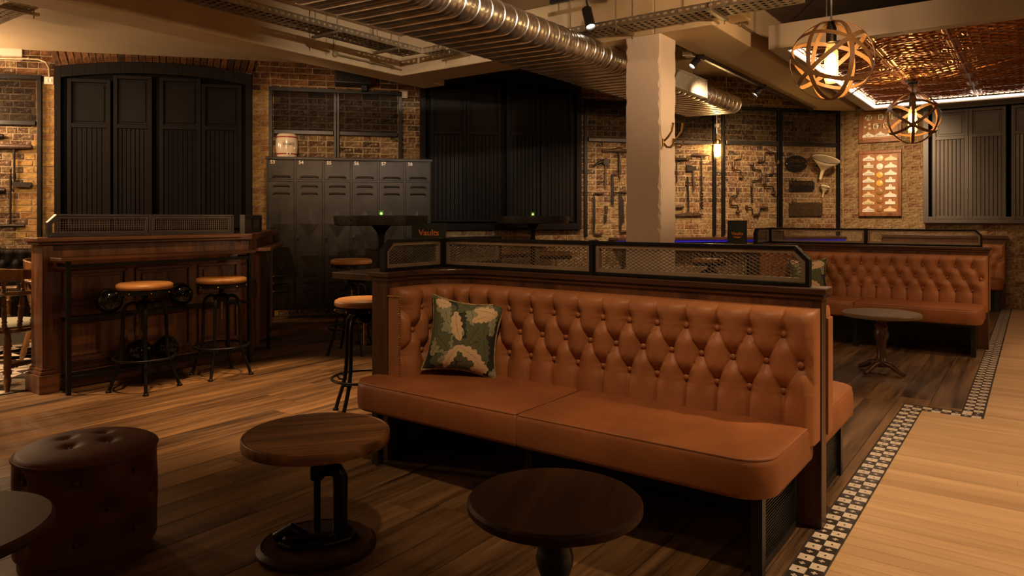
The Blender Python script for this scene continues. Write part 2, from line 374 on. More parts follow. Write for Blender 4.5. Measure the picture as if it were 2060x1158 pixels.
# ================================================================== STRUCTURE
def wallY(X): return 5.5+(X+7.86)*6.39/5.46
# ---- floors
XN, XF, YS = -.715, -.385, 5.425             # edge of the dark boards: near, far, and where the border steps
floor = struct(MB().box(-14, 5, -3, 13, -.12, -.022).build('floor', M['grout']))
def rects(x0, x1, y0, y1):
    out = []
    for ya, yb, xm in ((y0, min(y1, YS), XN), (max(y0, YS), y1, XF)):
        if yb-ya > .02 and min(x1, xm)-x0 > .02: out.append((x0, min(x1, xm), ya, yb))
    return out
def slab(name, x0, x1, y0, y1, m, parent, h=.02, g=.0012):
    b = MB().box(-(x1-x0)/2+g, (x1-x0)/2-g, -(y1-y0)/2+g, (y1-y0)/2-g, -h, 0)
    return b.build(name, m, parent, bevel=.0012, loc=((x0+x1)/2, (y0+y1)/2, 0))
rs = random.Random(3)
for i in range(46):
    x1 = XF-.19*i; x0 = x1-.19; y = -1.2-rs.random()*1.6
    while y < 12:
        L = 1.9+rs.random()*.9
        for r in rects(x0, x1, y, y+L):
            xm, ym = (r[0]+r[1])/2, r[2]
            if ym > wallY(xm)+.3 or r[3] > 11.95+L: continue
            if xm < -5.85 and r[3] < 4.6: continue
            if r[3] < -.4: continue
            slab('plank', r[0], r[1], r[2], min(r[3], 11.9), M['oak'], floor)
        y += L
pale = struct(MB().box(-.60, 4.9, -2.5, 11.9, -.10, -.021).build('floor', M['grout']))
ib = 0
y = 1.6
while y < 11.85:
    wd = .085 if y < 6 else .14
    xs = -.595 if y < 5.29 else -.262
    x = xs; first = .5+1.1*rs.random()
    while x < 1.9:
        L = first if x == xs else 1.7
        if y < 5.29 < y+wd: wd = 5.29-y
        slab('pale_plank', x, x+L, y, y+wd, M['lightwood'], pale, .018, .0004); x += L
    y += wd
# ---- mosaic border: two rows of small tiles
border = struct(MB().box(XN, -.595, -1, 5.425, -.02, -.004).box(XN, -.262, 5.29, 5.425, -.02, -.0041).box(XF, -.262, 5.29, 11.88, -.02, -.0042).build('trim_1', M['grout']))
def tile_mesh(base, ink, plus):
    h = .0255; z = 0.; me = bpy.data.meshes.new('tile'); k = .0105 if plus else .006
    vs = [(-h,-h,-.012),(h,-h,-.012),(h,h,-.012),(-h,h,-.012),(-h,-h,z),(h,-h,z),(h,h,z),(-h,h,z)]
    fs = [(4,5,6,7),(0,1,5,4),(1,2,6,5),(2,3,7,6),(3,0,4,7)]; mi = [0]*5
    def q(a, b): 
        n = len(vs); vs.extend([(-a,-b,.0006),(a,-b,.0006),(a,b,.0006),(-a,b,.0006)]); fs.append((n,n+1,n+2,n+3)); mi.append(1)
    if plus: q(k, .0035); q(.0035, k)
    else: q(.0032, .0055)
    me.from_pydata(vs, [], fs); me.materials.append(base); me.materials.append(ink)
    for p, i in zip(me.polygons, mi): p.material_index = i
    return me
TW = tile_mesh(M['tile_w'], M['tile_b'], False); TB = tile_mesh(M['tile_b'], M['tile_w'], True)
T = .0545; tiles = []
for i in range(58):
    yc = 5.40-T*(i+.5)
    for j in range(2): tiles.append((-.7095+T*(j+.5), yc, (i+j) % 2))
for i in range(6):
    for j in range(2): tiles.append((-.7095+T*(2.5+i), 5.40-T*(j+.5), (i+j) % 2))
for i in range(119):
    yc = 5.40+T*(i+.5)
    for j in range(2): tiles.append((-.38+T*(j+.5), yc, (i+j) % 2))
tiles.sort(key=lambda t: t[0]**2+t[1]**2)
rest = [MB(), MB()]
for n, (x, y, c) in enumerate(tiles):
    if n < 300: inst('tile', TB if c else TW, border, (x, y, 0))
    else: rest[c].box(x-.0255, x+.0255, y-.0255, y+.0255, -.012, 0)
for c, m in ((0, 'tile_w'), (1, 'tile_b')): rest[c].build('far_tiles', M[m], border, kind='stuff')
# ---- patterned tile floor inside the left booth
tfl = struct(MB().box(-9.2, -5.85, -1, 4.6, -.02, -.006).build('floor', M['grout']))
def tri_tile(a, b):
    h = .069; me = bpy.data.meshes.new('pattern_tile')
    me.from_pydata([(-h,-h,0),(h,-h,0),(h,h,0),(-h,h,0),(-h,-h,-.006),(h,-h,-.006),(h,h,-.006),(-h,h,-.006)], [], [(0,1,2),(0,2,3),(0,4,5,1),(1,5,6,2),(2,6,7,3),(3,7,4,0)])
    me.materials.append(a); me.materials.append(b)
    for i, p in enumerate(me.polygons): p.material_index = (0,1,0,0,1,1)[i]
    return me
TT = [tri_tile(M['tile_w'], M['tile_b']), tri_tile(M['tile_w'], M['tile_g']), tri_tile(M['tile_b'], M['tile_w'])]
for i in range(16):
    for j in range(18):
        inst('pattern_tile', TT[(i*2+j) % 3], tfl, (-5.922-.14*i, .95+.14*j, 0), (0,0,pi/2*((i+j) % 4)))
# ---- brick walls
def brick(mb, s0, s1, z0, z1, rs, dep=.008, tilt=0.):
    c = .003; j = lambda k=.0025: (rs.random()-.5)*2*k; pr = -dep*(.45+.55*rs.random())
    bk = [(s0,.004,z0),(s1,.004,z0),(s1,.004,z1),(s0,.004,z1)]
    md = [(s0+j(),pr*.7,z0+j()),(s1+j(),pr*.7,z0+j()),(s1+j(),pr*.7,z1+j()),(s0+j(),pr*.7,z1+j())]
    ft = [(s0+c+j(.003),pr+j(),z0+c+j(.002)),(s1-c+j(.003),pr+j(),z0+c+j(.002)),(s1-c+j(.003),pr+j(),z1-c+j(.002)),(s0+c+j(.003),pr+j(),z1-c+j(.002))]
    vs = bk+md+ft; fs = [(8,9,10,11)]
    for a in (0, 4):
        for i in range(4): k = (i+1) % 4; fs.append((a+i, a+k, a+4+k, a+4+i))
    mb.add(vs, fs)
def brickwork(wall, parent, s0, s1, z1, holes, zone, seed, limit):
    rs = random.Random(seed); lst = []; course = 0; z = 0.
    while z < z1-.03:
        zt = min(z+.065, z1); zm = (z+zt)/2; spans = [(s0, s1)]
        for hf in holes:
            iv = hf(zm)
            if iv:
                ns = []
                for a, b in spans:
                    if iv[1] <= a or iv[0] >= b: ns.append((a, b)); continue
                    if iv[0]-a > .03: ns.append((a, iv[0]))
                    if b-iv[1] > .03: ns.append((iv[1], b))
                spans = ns
        for a, b in spans:
            s = a; k = 0; head = (course % 2 == 1)
            fl = rs.random()*.11
            while s < b-.02:
                L = .215 if not head or rs.random() < .12 else .102
                if s == a and a != s0: L = .102 if course % 2 else .215
                if s == s0: L = .06+fl
                e = min(s+L, b)
                if b-e < .035: e = b
                lst.append((s, e, z+rs.uniform(-.002, .002), zt+rs.uniform(-.002, .002))); s = e+.0135
        z += .0775; course += 1
    def show(t):
        p = wall.P((t[0]+t[1])/2, 0, (t[2]+t[3])/2); return -(t[1]-t[0])*(1 if .95 < t[2] < 3.1 else .2)/(p.x**2+p.y**2)
    lst.sort(key=show)
    rest = {}
    for n, t in enumerate(lst):
        mk = zone((t[0]+t[1])/2, (t[2]+t[3])/2)
        if n < limit:
            mb = MB(); cs = (t[0]+t[1])/2; cz = (t[2]+t[3])/2
            brick(mb, t[0]-cs, t[1]-cs, t[2]-cz, t[3]-cz, rs); mb.build('brick', M[mk], parent, loc=(cs, 0, cz))
        else: brick(rest.setdefault(mk, MB()), *t, rs)
    for mk, mb in rest.items(): mb.build('brickwork', M[mk], parent, kind='stuff')
ZC = 3.34
SH1 = [BW.sz(p, 300)[0] for p in (112, 507)]; SH2 = [BW.sz(p, 300)[0] for p in (845, 1168)]
def arch(s, z0, spring, rise):
    a, b = s; c = (a+b)/2; hw = (b-a)/2
    def f(z):
        if z < z0: return None
        if z < spring: return (a, b)
        t = (z-spring)/rise
        if t >= 1: return None
        k = hw*math.sqrt(1-t); return (c-k, c+k)
    return f
Z1S = BW.sz(112, 131)[1]; Z2S = BW.sz(1168, 172)[1]
ARCH1 = arch(SH1, 1.0, Z1S-.03, .10); ARCH2 = arch(SH2, 1.08, Z2S-.02, .16)
def ring_hole(s, z0, spring, rise):          # the soldier course above each opening
    f = arch((s[0]-.02, s[1]+.02), spring-.01, spring, rise+.2); return f
wb = bpy.data.objects.new('wall_back', MB().box(-9, BWL+.2, 0, .25, 0, ZC+.05).mesh('wall_back', M['mortar'])); COL.objects.link(wb); struct(wb)
wb.location = (BW.o[0], BW.o[1], 0); wb.rotation_euler = (0,0,BW.rot)
YP = [(BW.sz(84, 300)[0], SH1[0]), (SH1[1], BW.sz(548, 300)[0])]
yw = BW.sz(560, 300)[0]
def zone_b(s, z):
    if s < BW.sz(30, 300)[0] and z > 1.5: return 'brick'
    for a, b in YP:
        if a-.05 < s < b+.02 and (z < 2.9): return 'brickyellow'
    if YP[0][0]-.35 < s < YP[0][0] and (z < 2.15 and z > 1.0): return 'brickyellow' if s > YP[0][0]-.22 else 'brick'
    if z > 2.75 and s < 5: return 'bricksoot'
    if z < 1.5 and s > SH2[0]: return 'brickrough'
    if s > BW.sz(1600, 300)[0]: return 'brickrough'
    return 'brick'
brickwork(BW, wb, -4.6, BWL-.01, ZC, [ARCH1, ARCH2, ring_hole(SH1, 0, Z1S-.03, .10), ring_hole(SH2, 0, Z2S-.02, .16)], zone_b, 5, 300)
rs = random.Random(9)
for sh, spring, rise in ((SH1, Z1S-.03, .10), (SH2, Z2S-.02, .16)):
    n = int((sh[1]-sh[0])/.076); c = (sh[0]+sh[1])/2; hw = (sh[1]-sh[0])/2
    for i in range(n):
        s = sh[0]+(i+.5)*(sh[1]-sh[0])/n; t = (s-c)/hw; z0 = spring+rise*(1-t*t)
        mb = MB(); brick(mb, -.033, .033, .004, .205+rs.uniform(-.015, .01), rs, .03)
        o = mb.build('arch_brick', M['bricksoot'], wb, loc=(s, 0, z0)); o.rotation_euler = (0, .28*t, 0)
wr = bpy.data.objects.new('wall_right', MB().box(-.2, 7.5, 0, .25, 0, ZC+.05).mesh('wall_right', M['mortarrough'])); COL.objects.link(wr); struct(wr)
wr.location = (RW.o[0], RW.o[1], 0)
S3L = RW.sz(1866, 300)[0]
brickwork(RW, wr, .012, 3.4, 2.95, [lambda z: (S3L, 6) if z > 1.17 else None], lambda s, z: 'brickrough', 6, 300)
# plaster patch high on the brick at the far left
sa, za = BW.sz(-30, 118); sb, zb = BW.sz(46, 72)
MB().box(sa, sb, -.028, .01, za, zb+.1).build('plaster_patch', M['white'], wb)
# ---- other walls behind and beside the camera
for nm, b in (('wall_left', (-14.2, -14, -3, 13)), ('wall_near', (-14, 5, -3.2, -3)), ('wall_side', (5, 5.2, -3, 13))):
    struct(MB().box(*b, 0, ZC).build(nm, M['plaster']))
# ---- ceiling
ceil = struct(MB().box(-14, -2.2, -3, 13, ZC, ZC+.1).build('ceiling', M['ceilpaint']))
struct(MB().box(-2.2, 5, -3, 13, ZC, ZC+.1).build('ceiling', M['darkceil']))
struct(MB().box(-14, -6.2, -3, 9.5, 3.235, ZC-.001).build('ceiling', M['ceilpaint']))
ZB = 2.88
BM = M['plaster']
def beam(n, *b, bev=.012): return struct(MB().box(*b).build(n, BM, bevel=bev))
beam('trim_2', -6.25, -5.9, -2.9, 6.62, ZB, ZC-.002)
beam('trim_3', -5.899, -2.741, 5.86, 6.35, ZB, ZC-.003)
beam('trim_4', -2.74, -2.2, 5.861, 11.85, ZB, ZC-.002)
beam('trim_5', -2.199, -2.02, 5.86, 6.3, 2.98, ZC-.003)
# column: rough-edged square pillar
cu = 30; cs = 7
def rough_col():
    mb = MB(); rs = random.Random(4); rows = 70; pts = []
    base = [(-3.02,5.86),(-2.68,5.86),(-2.68,6.20),(-3.02,6.20)]
    for k in range(rows+1):
        z = ZB*k/rows; jj = [rs.random()**3*.022 for _ in range(4)]; ring = []
        for i, (x, y) in enumerate(base):
            sx = 1 if x < -2.85 else -1; sy = 1 if y < 6 else -1; a = .008+jj[i]
            A = (x+sx*a, y); Bp = (x, y+sy*a)
            ring += ([Bp, A] if i in (0, 2) else [A, Bp])
        pts += [(p[0], p[1], z) for p in ring]
    fs = [(k*8+i, k*8+(i+1) % 8, (k+1)*8+(i+1) % 8, (k+1)*8+i) for k in range(rows) for i in range(8)]
    return mb.add(pts, fs)
col = struct(rough_col().build('column', M['column']))

# ================================================================== WALL FIXTURES
def wthing(W, name, label, cat, px, py, out=0., group=None):
    s, z = W.sz(px, py, out); t = thing(name, label, cat, W.P(s, out, z), W.rot, group)
    t['_s'] = s; t['_z'] = z; return t, (lambda x, y, s=s, z=z, W=W, o=out: (W.sz(x, y, o)[0]-s, W.sz(x, y, o)[1]-z))
# ---- shutters
def shutter(W, name, label, px0, px1, leaves, ybt, ytop, zbot, spring, rise, boards_bot, dep=.10, zclip=None, lit=(), paint='shutter'):
    s0 = W.sz(px0, 300, dep*.5)[0]; s1 = W.sz(px1, 300, dep*.5)[0]; hw = (s1-s0)/2
    t = thing(name, label, 'shutter', W.P((s0+s1)/2, 0, zbot), W.rot)
    c = (s0+s1)/2
    def top(x): return spring+rise*(1-(x/hw)**2)-zbot if rise else spring-zbot
    n = 16
    poly = [(-hw, 0), (hw, 0)]+[(hw-2*hw*i/n, top(hw-2*hw*i/n)) for i in range(n+1)]
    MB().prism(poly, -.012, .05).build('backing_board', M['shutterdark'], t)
    fr = MB()
    for a, b in ((-hw, -hw+.07), (hw-.07, hw)): fr.prism([(a, 0), (b, 0), (b, top(b)), (a, top(a))], -dep, -.011)
    fr.box(-hw+.07, hw-.07, -dep, -.011, 0, .09)
    k = [(-hw+.07+(2*hw-.14)*i/n) for i in range(n+1)]
    for i in range(n): fr.prism([(k[i], top(k[i])-.14), (k[i+1], top(k[i+1])-.14), (k[i+1], top(k[i+1])), (k[i], top(k[i]))], -dep, -.011)
    fr.build('outer_frame', M[paint], t, bevel=.004)
    for li, (a, b) in enumerate(leaves):
        xa, zt = W.sz(a, ybt[0]+(ybt[1]-ybt[0])*li/max(1, len(leaves)-1), dep*.5); xb = W.sz(b, 300, dep*.5)[0]; xa -= c; xb -= c; zt -= zbot
        zb = boards_bot-zbot; m = .045; lf = MB()
        zu = min(top(xa-m), top(xb+m))-.16
        if zclip: zu = min(zu, zclip-zbot)
        e0 = -dep-.004; e1 = -.02
        lf.box(xa-m, xa, e0, e1, zb-m, zu).box(xb, xb+m, e0, e1, zb-m, zu)
        lf.box(xa, xb, e0, e1, zb-m, zb).box(xa, xb, e0, e1, zt, zt+.05).box(xa, xb, e0, e1, zu-.04, zu)
        leaf = lf.build('leaf_frame', M[paint], t, bevel=.004)
        MB().box(xa, xb, -dep+.03, -.02, zt+.05, zu-.04).box(xa+.03, xb-.03, -dep+.018, -dep+.031, zt+.08, zu-.07).build('upper_panel', M[paint], leaf, bevel=.005)
        nb = 7; wd = (xb-xa)/nb
        ang = lit[li] if li < len(lit) else 0.
        for i in range(nb):
            o = MB().box(-wd/2+.003, wd/2-.003, -.008, .008, zb, zt).build('board', M[paint], leaf, bevel=.004, loc=(xa+wd*(i+.5), -dep+.022, 0)); o.rotation_euler = (0,0,ang)
    return t
shutter(BW, 'window_shutter', 'charcoal arched window shutter behind the bar counter with the black balls', 112, 507, [(147,217),(239,300),(331,398),(415,480)], (257,262), 130, 1.0, Z1S-.03, .10, 1.16, lit=(0,-.05,.22,-.06))
shutter(BW, 'window_shutter', 'charcoal arched window shutter between the lockers and the white pillar', 845, 1168, [(872,930),(944,1000),(1024,1078),(1093,1145)], (270,274), 165, 1.08, Z2S-.02, .16, 1.235, lit=(-.1,.02,-.12,.03))
shutter(RW, 'window_shutter', 'grey panelled window shutter below the copper canopy on the far right', 1858, 2200, [(1884,1941),(1957,2016),(2043,2104)], (283,271), 210, 1.17, 2.92, 0, 1.27, dep=.16, lit=(.05,.16,-.2), paint='shutterlit')
# ---- black steel wall frames with smoked upper panels
def wall_frame(label, posts, top, rail, right, zlow=.98, open_right=True, double=()):
    """posts: px list; top / rail: (py at first, py at last)"""
    o = .035; s = [BW.sz(p, 300, o)[0] for p in posts]
    zt = (BW.sz(posts[0], top[0], o)[1]+BW.sz(posts[-1], top[1], o)[1])/2; zr = (BW.sz(posts[0], rail[0], o)[1]+BW.sz(posts[-1], rail[1], o)[1])/2
    t = thing('wall_frame', label, 'steel frame', BW.P(s[0], 0, zlow), BW.rot); s = [x-s[0] for x in s]; zt -= zlow; zr -= zlow
    for i, x in enumerate(s):
        if posts[i] in double:
            MB().box(x-.034, x-.004, -.06, -.012, 0, zt).build('post', M['black'], t, bevel=.003); MB().box(x+.006, x+.034, -.06, -.012, 0, zt).build('post', M['black'], t, bevel=.003)
        elif posts[i] > -50: MB().box(x-.022, x+.022, -.06, -.012, 0, zt).build('post', M['black'], t, bevel=.003)
    MB().box(s[0]-.022, s[-1]+.022, -.062, -.013, zt, zt+.05).build('top_bar', M['black'], t, bevel=.003)
    for i in range(len(s)-1):
        MB().box(s[i]+.036, s[i+1]-.036, -.066, -.014, zr-.028, zr+.028).build('rail', M['screenframe' if posts[0] > 900 else 'black'], t, bevel=.006)
        MB().box(s[i]+.036, s[i+1]-.036, -.046, -.042, zr+.03, zt).build('smoked_panel', M['smoked' if posts[0] < 900 else 'smokedlight'], t)
    return t
wall_frame('black steel wall frame at the far left beside the arched shutter', [-90, 80], (154,160), (243,249), None)
wall_frame('black steel wall frame above the row of lockers', [545, 677, 805], (182,193), (263,273), None, double=(677,))
wall_frame('black steel wall frame around the hand tools behind the white pillar', [1178, 1437], (208,218), (279,289), None)
wall_frame('black steel wall frame around the braces and the cast plaques', [1455, 1568, 1686], (219,229), (285,293), None, double=(1568,))
# ---- counter shelf along the back wall with blue light under the edge
a = BW.sz(1222, 475)[0]; b = BW.sz(1668, 475)[0]
t = thing('wall_counter', 'long narrow wooden wall counter with a blue light under its edge', 'counter', BW.P((a+b)/2, 0, 0), BW.rot); h = (b-a)/2
MB().box(-h, h, -.40, -.03, .93, .965).build('top', M['walnut_x'], t, bevel=.004)
MB().box(-h, h, -.385, -.36, .905, .928).build('blue_light_strip', M['blue'], t, label='blue light strip')
MB().box(-h, h, -.36, -.34, .89, .929).build('apron', M['blackpaint'], t)
for k in range(6):
    x = -h+.1+(2*h-.2)*k/5; MB().box(x-.02, x+.02, -.36, -.32, 0, .889).build('leg', M['black'], t)
# ---- tools: strokes measured on the wall
def tool(label, cat, name, px, py, strokes, W=BW, out=.045, group=None):
    t, L = wthing(W, name, label, cat, px, py, 0., group)
    for st in strokes:
        pn, kind, m, pts, r = st[:5]
        q = [(L(*p)[0], -out, L(*p)[1]) for p in pts]
        if kind == 'tube':
            mb = MB().tube(q, r, 8); mb.build(pn, M[m], t, smooth=50)
        elif kind == 'blade': MB().prism([(p[0], p[2]) for p in q], -out-r/2, -out+r/2).build(pn, M[m], t, bevel=.001)
        elif kind == 'twist':
            mb = MB(); a, b = Vector(q[0]), Vector(q[1]); n = 60; pts2 = []
            mb.tube([a, b], r*.45, 6)
            mb.tube([a.lerp(b, i/n)+Vector((r*cos(i*.75), r*.7*sin(i*.75), 0)) for i in range(n+1)], r*.4, 5); mb.build(pn, M[m], t, smooth=60)
        elif kind == 'disc': MB().lathe([(r*.3,-.02),(r,-.012),(r,.004),(r*.5,.016)], 14, q[0], axis=(st[5] if len(st) > 5 else (0,0,1))).build(pn, M[m], t, smooth=40)
        elif kind == 'ball': MB().ball(q[0], r, 12, 8, .8).build(pn, M[m], t, smooth=60)
    MB().box(-.006, .006, -out, 0, -.006, .006).build('wall_hook', M['iron'], t)
    return t
W_ = 'toolwood'; I = 'iron'
G1 = 'antique hand tools on the brick wall'
tool('T-handled breast drill just left of the white pillar', 'drill', 'breast_drill', 1244, 304, [
  ('handle','tube',W_,[(1209,304),(1218,304),(1232,303),(1243,302),(1252,304),(1264,304)],[.02,.022,.026,.045,.03,.02]),
  ('stem','tube',I,[(1243,307),(1243.5,318),(1244,326),(1244,352)],[.014,.012,.02,.02]), ('bit','tube',I,[(1244,352),(1244,366)],[.012,.004]), ('ring','tube','toolbronze',[(1242,353.5),(1246,353.5)],.012)], group=G1)
tool('pickaxe-shaped hammer with curved beak on the brick wall', 'hammer', 'pick_hammer', 1217, 328, [
  ('head','blade',I,[(1212,321),(1216,318),(1222,322),(1222,332),(1215,334),(1211,330)],.05), ('beak','tube',I,[(1213,326),(1206,326.5),(1198,330),(1190,335.5)],[.022,.02,.017,.006]),
  ('handle','tube',W_,[(1216.6,318),(1216,345),(1215,379)],[.014,.013,.015])], group=G1)
tool('long dark hooked bar hanging below the pick hammer', 'hand tool', 'hooked_bar', 1230, 352, [
  ('bar','tube',I,[(1229.6,352),(1230,370),(1229.6,412)],[.016,.018,.019]), ('hook','tube',W_,[(1229.6,352),(1233,350.5),(1240,352.5)],[.016,.012,.009])], group=G1)
tool('long two-handled drawknife at the left end of the tool display', 'drawknife', 'drawknife', 1193, 392, [
  ('blade','blade',I,[(1190.5,402),(1195.5,400),(1195.5,445),(1193,470),(1190.5,470)],.012), ('tang','tube',I,[(1193,402),(1193,391),(1196,388)],.009),
  ('handle','tube',W_,[(1196,388),(1203,388.5),(1213,389)],[.01,.02,.012]), ('handle','tube',W_,[(1192,470),(1200,471),(1210,470.5)],[.01,.018,.012])], group=G1)
tool('short stubby chisel hanging low between two drawknives', 'chisel', 'chisel', 1217, 416, [
  ('handle','tube',W_,[(1217.5,414),(1217,422),(1216.5,431)],[.022,.024,.016]), ('ring','tube','toolbronze',[(1216.3,431),(1216.2,433)],.02), ('blade','blade',I,[(1213.2,433),(1218.5,433),(1217.5,447.5),(1213,447.5)],.014)], group=G1)
tool('broad-bladed slasher with two handles half hidden by the white pillar', 'slasher', 'slasher', 1246, 386, [
  ('blade','blade',I,[(1243,394),(1246,392),(1252,402),(1253,446),(1248,450),(1247,466),(1244,466)],.014), ('tang','tube',I,[(1245,396),(1245,386)],.01),
  ('handle','tube',W_,[(1245,385.5),(1251,386),(1260,386.5)],[.01,.019,.012]), ('handle','tube',W_,[(1246,466),(1252,465),(1260,465)],[.01,.018,.012])], group=G1)
tool('dark bar tool poking out from behind the white pillar at eye level', 'hand tool', 'bar_tool', 1359, 322, [
  ('handle','tube',I,[(1350,321),(1362,321.3),(1374,320.6),(1382.6,321.5)],[.024,.025,.022,.016]), ('ring','tube','toolbronze',[(1377,321),(1380,321.2)],.022), ('stem','tube',I,[(1358.5,323),(1358.5,367)],.01)], group=G1)
tool('square-headed axe with a pale handle right of the white pillar', 'axe', 'axe', 1391, 340, [
  ('head','blade',I,[(1378,332),(1388,333),(1390,335),(1396,335),(1397,341),(1390,342),(1388,345),(1378,344.5)],.04), ('handle','tube',W_,[(1391.5,335),(1392,360),(1393.5,378),(1392.5,385)],[.012,.014,.018,.012])], group=G1)
tool('tall T-handled auger with a spiral bit', 'auger', 'auger', 1408, 314, [
  ('handle','tube',W_,[(1388,312.5),(1394,311.5),(1408,312.5),(1420,311.5),(1425.5,312.5)],[.014,.02,.024,.02,.013]), ('stem','tube',I,[(1408,313),(1408.6,378)],.012),
  ('ring','tube','toolbronze',[(1408.6,392.5),(1408.6,394)],.022), ('spiral_bit','twist',I,[(1408.6,378),(1409,421)],.017)], group=G1)
tool('wooden-bladed scraper with a long iron stem near the wall counter', 'scraper', 'scraper', 1381, 372, [
  ('stem','tube',I,[(1380.5,356),(1381,372),(1382.6,424)],[.014,.014,.011]), ('ring','tube','toolbronze',[(1376.5,371.5),(1384.5,371.5)],.009),
  ('blade','blade',W_,[(1356,431),(1376,427.5),(1382,424),(1388,427.5),(1410,429),(1412,433),(1390,434),(1356,434.5)],.03)], group=G1)
tool('short wooden tool handle beside the scraper stem', 'hand tool', 'wooden_handle', 1366, 416, [('handle','tube',W_,[(1352,416.5),(1366,416),(1373,416)],[.026,.028,.018])], group=G1)
G2 = 'carpenter braces on the brick wall'
def brace(label, pts, pads, grips=(), bits=(), r=.0095):
    st = [('crank','tube',I,pts,r)]
    for p, ax in pads: st.append(('pad','disc',W_,[p],.034,ax))
    for a, b in grips: st.append(('grip','tube',W_,[a, ((a[0]+b[0])/2,(a[1]+b[1])/2), b],[.014,.022,.014]))
    for a, b in bits: st.append(('bit','twist',I,[a, b],.013))
    st.append(('ring','tube','toolbronze',[(pts[len(pts)//2][0]-.8, pts[len(pts)//2][1]+2),(pts[len(pts)//2][0]+.8, pts[len(pts)//2][1]+2)],.02))
    return tool(label, 'brace', 'brace', pts[len(pts)//2][0], pts[len(pts)//2][1], st, group=G2)
brace('carpenter brace nearest the caged lamp, pad at its lower right', [(1487,313),(1487,320),(1474,322),(1472.7,325),(1472.7,338),(1475,342),(1487,344),(1488,354)], [((1488,356),(0,0,1))], [((1487.5,308),(1487,319)),((1472.7,325),(1472.7,338))])
brace('arch-shaped carpenter brace at the top right of the group', [(1529,325),(1534,325),(1535.3,321),(1535.5,310),(1539,306.5),(1552,307),(1556,311),(1557,323),(1560,326)], [((1562,326.5),(1,0,0))], [((1522,325),(1531,325)),((1540,306.5),(1551,307))])
brace('carpenter brace in the middle with a long spiral bit pointing down', [(1510,331),(1510,335),(1512,341),(1526,342.5),(1527.7,347),(1527,360),(1524,362.7),(1511,363.5),(1509,367),(1509,372)], [((1510,330),(0,0,1))], [((1527.4,347),(1527,358)),((1509,368),(1509,378))], [((1509,378),(1509.6,408))])
brace('carpenter brace at the right with an upright wooden grip', [(1550,340),(1550.5,350.5),(1537,352),(1534,355),(1534,371),(1536,374.5),(1550,375.5),(1553,379),(1553,386)], [((1552.5,388),(0,0,1))], [((1550,335),(1550,350)),((1534,355),(1534,370))])
brace('carpenter brace at the lower left with its pad at the bottom', [(1481,380),(1481,388),(1479,393.5),(1469,394.3),(1467,397.5),(1467,408),(1469.4,413),(1480,413.7),(1482,418),(1481.5,423)], [((1481,425),(0,0,1))], [((1481,377),(1481,388)),((1467,397),(1467,408))])
brace('lowest carpenter brace lying on its side above the green menu', [(1503,417),(1508,417.7),(1510,421),(1510,429),(1514,432),(1521,431.3),(1524.5,428),(1525,419.5),(1528,417.6),(1536,417.6)], [((1499.5,417),(1,0,0))], [((1513,432),(1521,431.5)),((1527,417.6),(1541,417.6))])
tool('long T-handled auger at the far left edge of the wall', 'auger', 'auger', 32, 298, [
  ('handle','tube',W_,[(-12,294),(10,295),(32,295.5),(68,296)],[.026,.03,.034,.024]), ('stem','tube',I,[(32,298),(32.3,366)],.012), ('foot','blade',I,[(30,366),(66,367),(69,372),(64,377),(30,376)],.04)])
tool('iron spear-topped bar with a cross foot at the far left wall', 'hand tool', 'cross_bar', 24.5, 380, [
  ('stem','tube',I,[(24.5,340),(24.5,352),(24.5,452)],[.008,.013,.012]), ('ring','tube','toolbronze',[(23.5,349),(25.5,349)],.014), ('foot','tube',I,[(-6,454),(24,454),(53.5,454)],[.018,.022,.018])])
tool('thick dark handle cut by the left picture edge, upper', 'hand tool', 'dark_handle', 4, 274.5, [('handle','tube',I,[(-14,274.5),(0,274.5),(10.5,274.5)],[.03,.032,.024])])
tool('thick dark handle cut by the left picture edge, lower', 'hand tool', 'dark_handle', 6, 383, [('handle','tube',I,[(-14,383),(2,383),(14,383.5)],[.03,.03,.026])])
# ---- cast plaques
def plaque(label, poly_px, m, depth, deco):
    cx = sum(p[0] for p in poly_px)/len(poly_px); cy = sum(p[1] for p in poly_px)/len(poly_px)
    t, L = wthing(BW, 'plaque', label, 'plaque', cx, cy, 0.)
    q = [L(*p) for p in poly_px]
    q = q if sum(a[0]*b[1]-b[0]*a[1] for a, b in zip(q, q[1:]+q[:1])) > 0 else q[::-1]
    MB().prism(q, -depth-.02, -.018).build('plate', M[m], t, bevel=.004)
    deco(t, L, -depth-.0205); return t
ov = [(1599+22.3*cos(a), 329.5+16.6*sin(a)) for a in [2*pi*i/32 for i in range(32)]]
def d1(t, L, y):
    text('OMEGA', .072, M['relief'], t, (L(1600,324)[0], y, L(1600,324)[1]), ext=.003)
    MB().bar((*[L(1591,334)[0], y], L(1591,334)[1]), (L(1607,333.4)[0], y, L(1607,333.4)[1]), .006, .006).build('raised_line', M['relief'], t)
    for p in ((1579.5,329.5),(1618.7,329.5)): MB().ball((L(*p)[0], y, L(*p)[1]), .012, 10, 6).build('screw', M['brass'], t, smooth=60)
plaque('oval black cast plaque left of the big cream funnel', ov, 'plaqueblack', .02, d1)
def d2(t, L, y):
    text('PORTWIDEN', .07, M['relief'], t, (L(1610,370)[0], y, L(1610,370)[1]), ext=.003)
    for p in ((1588,366),(1633,366),(1588,382),(1633,382)): MB().ball((L(*p)[0], y, L(*p)[1]), .008, 8, 5).build('screw', M['brass'], t)
plaque('rectangular black cast plaque in the middle of three', [(1585.7,363.5),(1633,364),(1635.5,367),(1635.5,382),(1632,384.7),(1585.7,384.7)], 'plaqueblack', .02, d2)
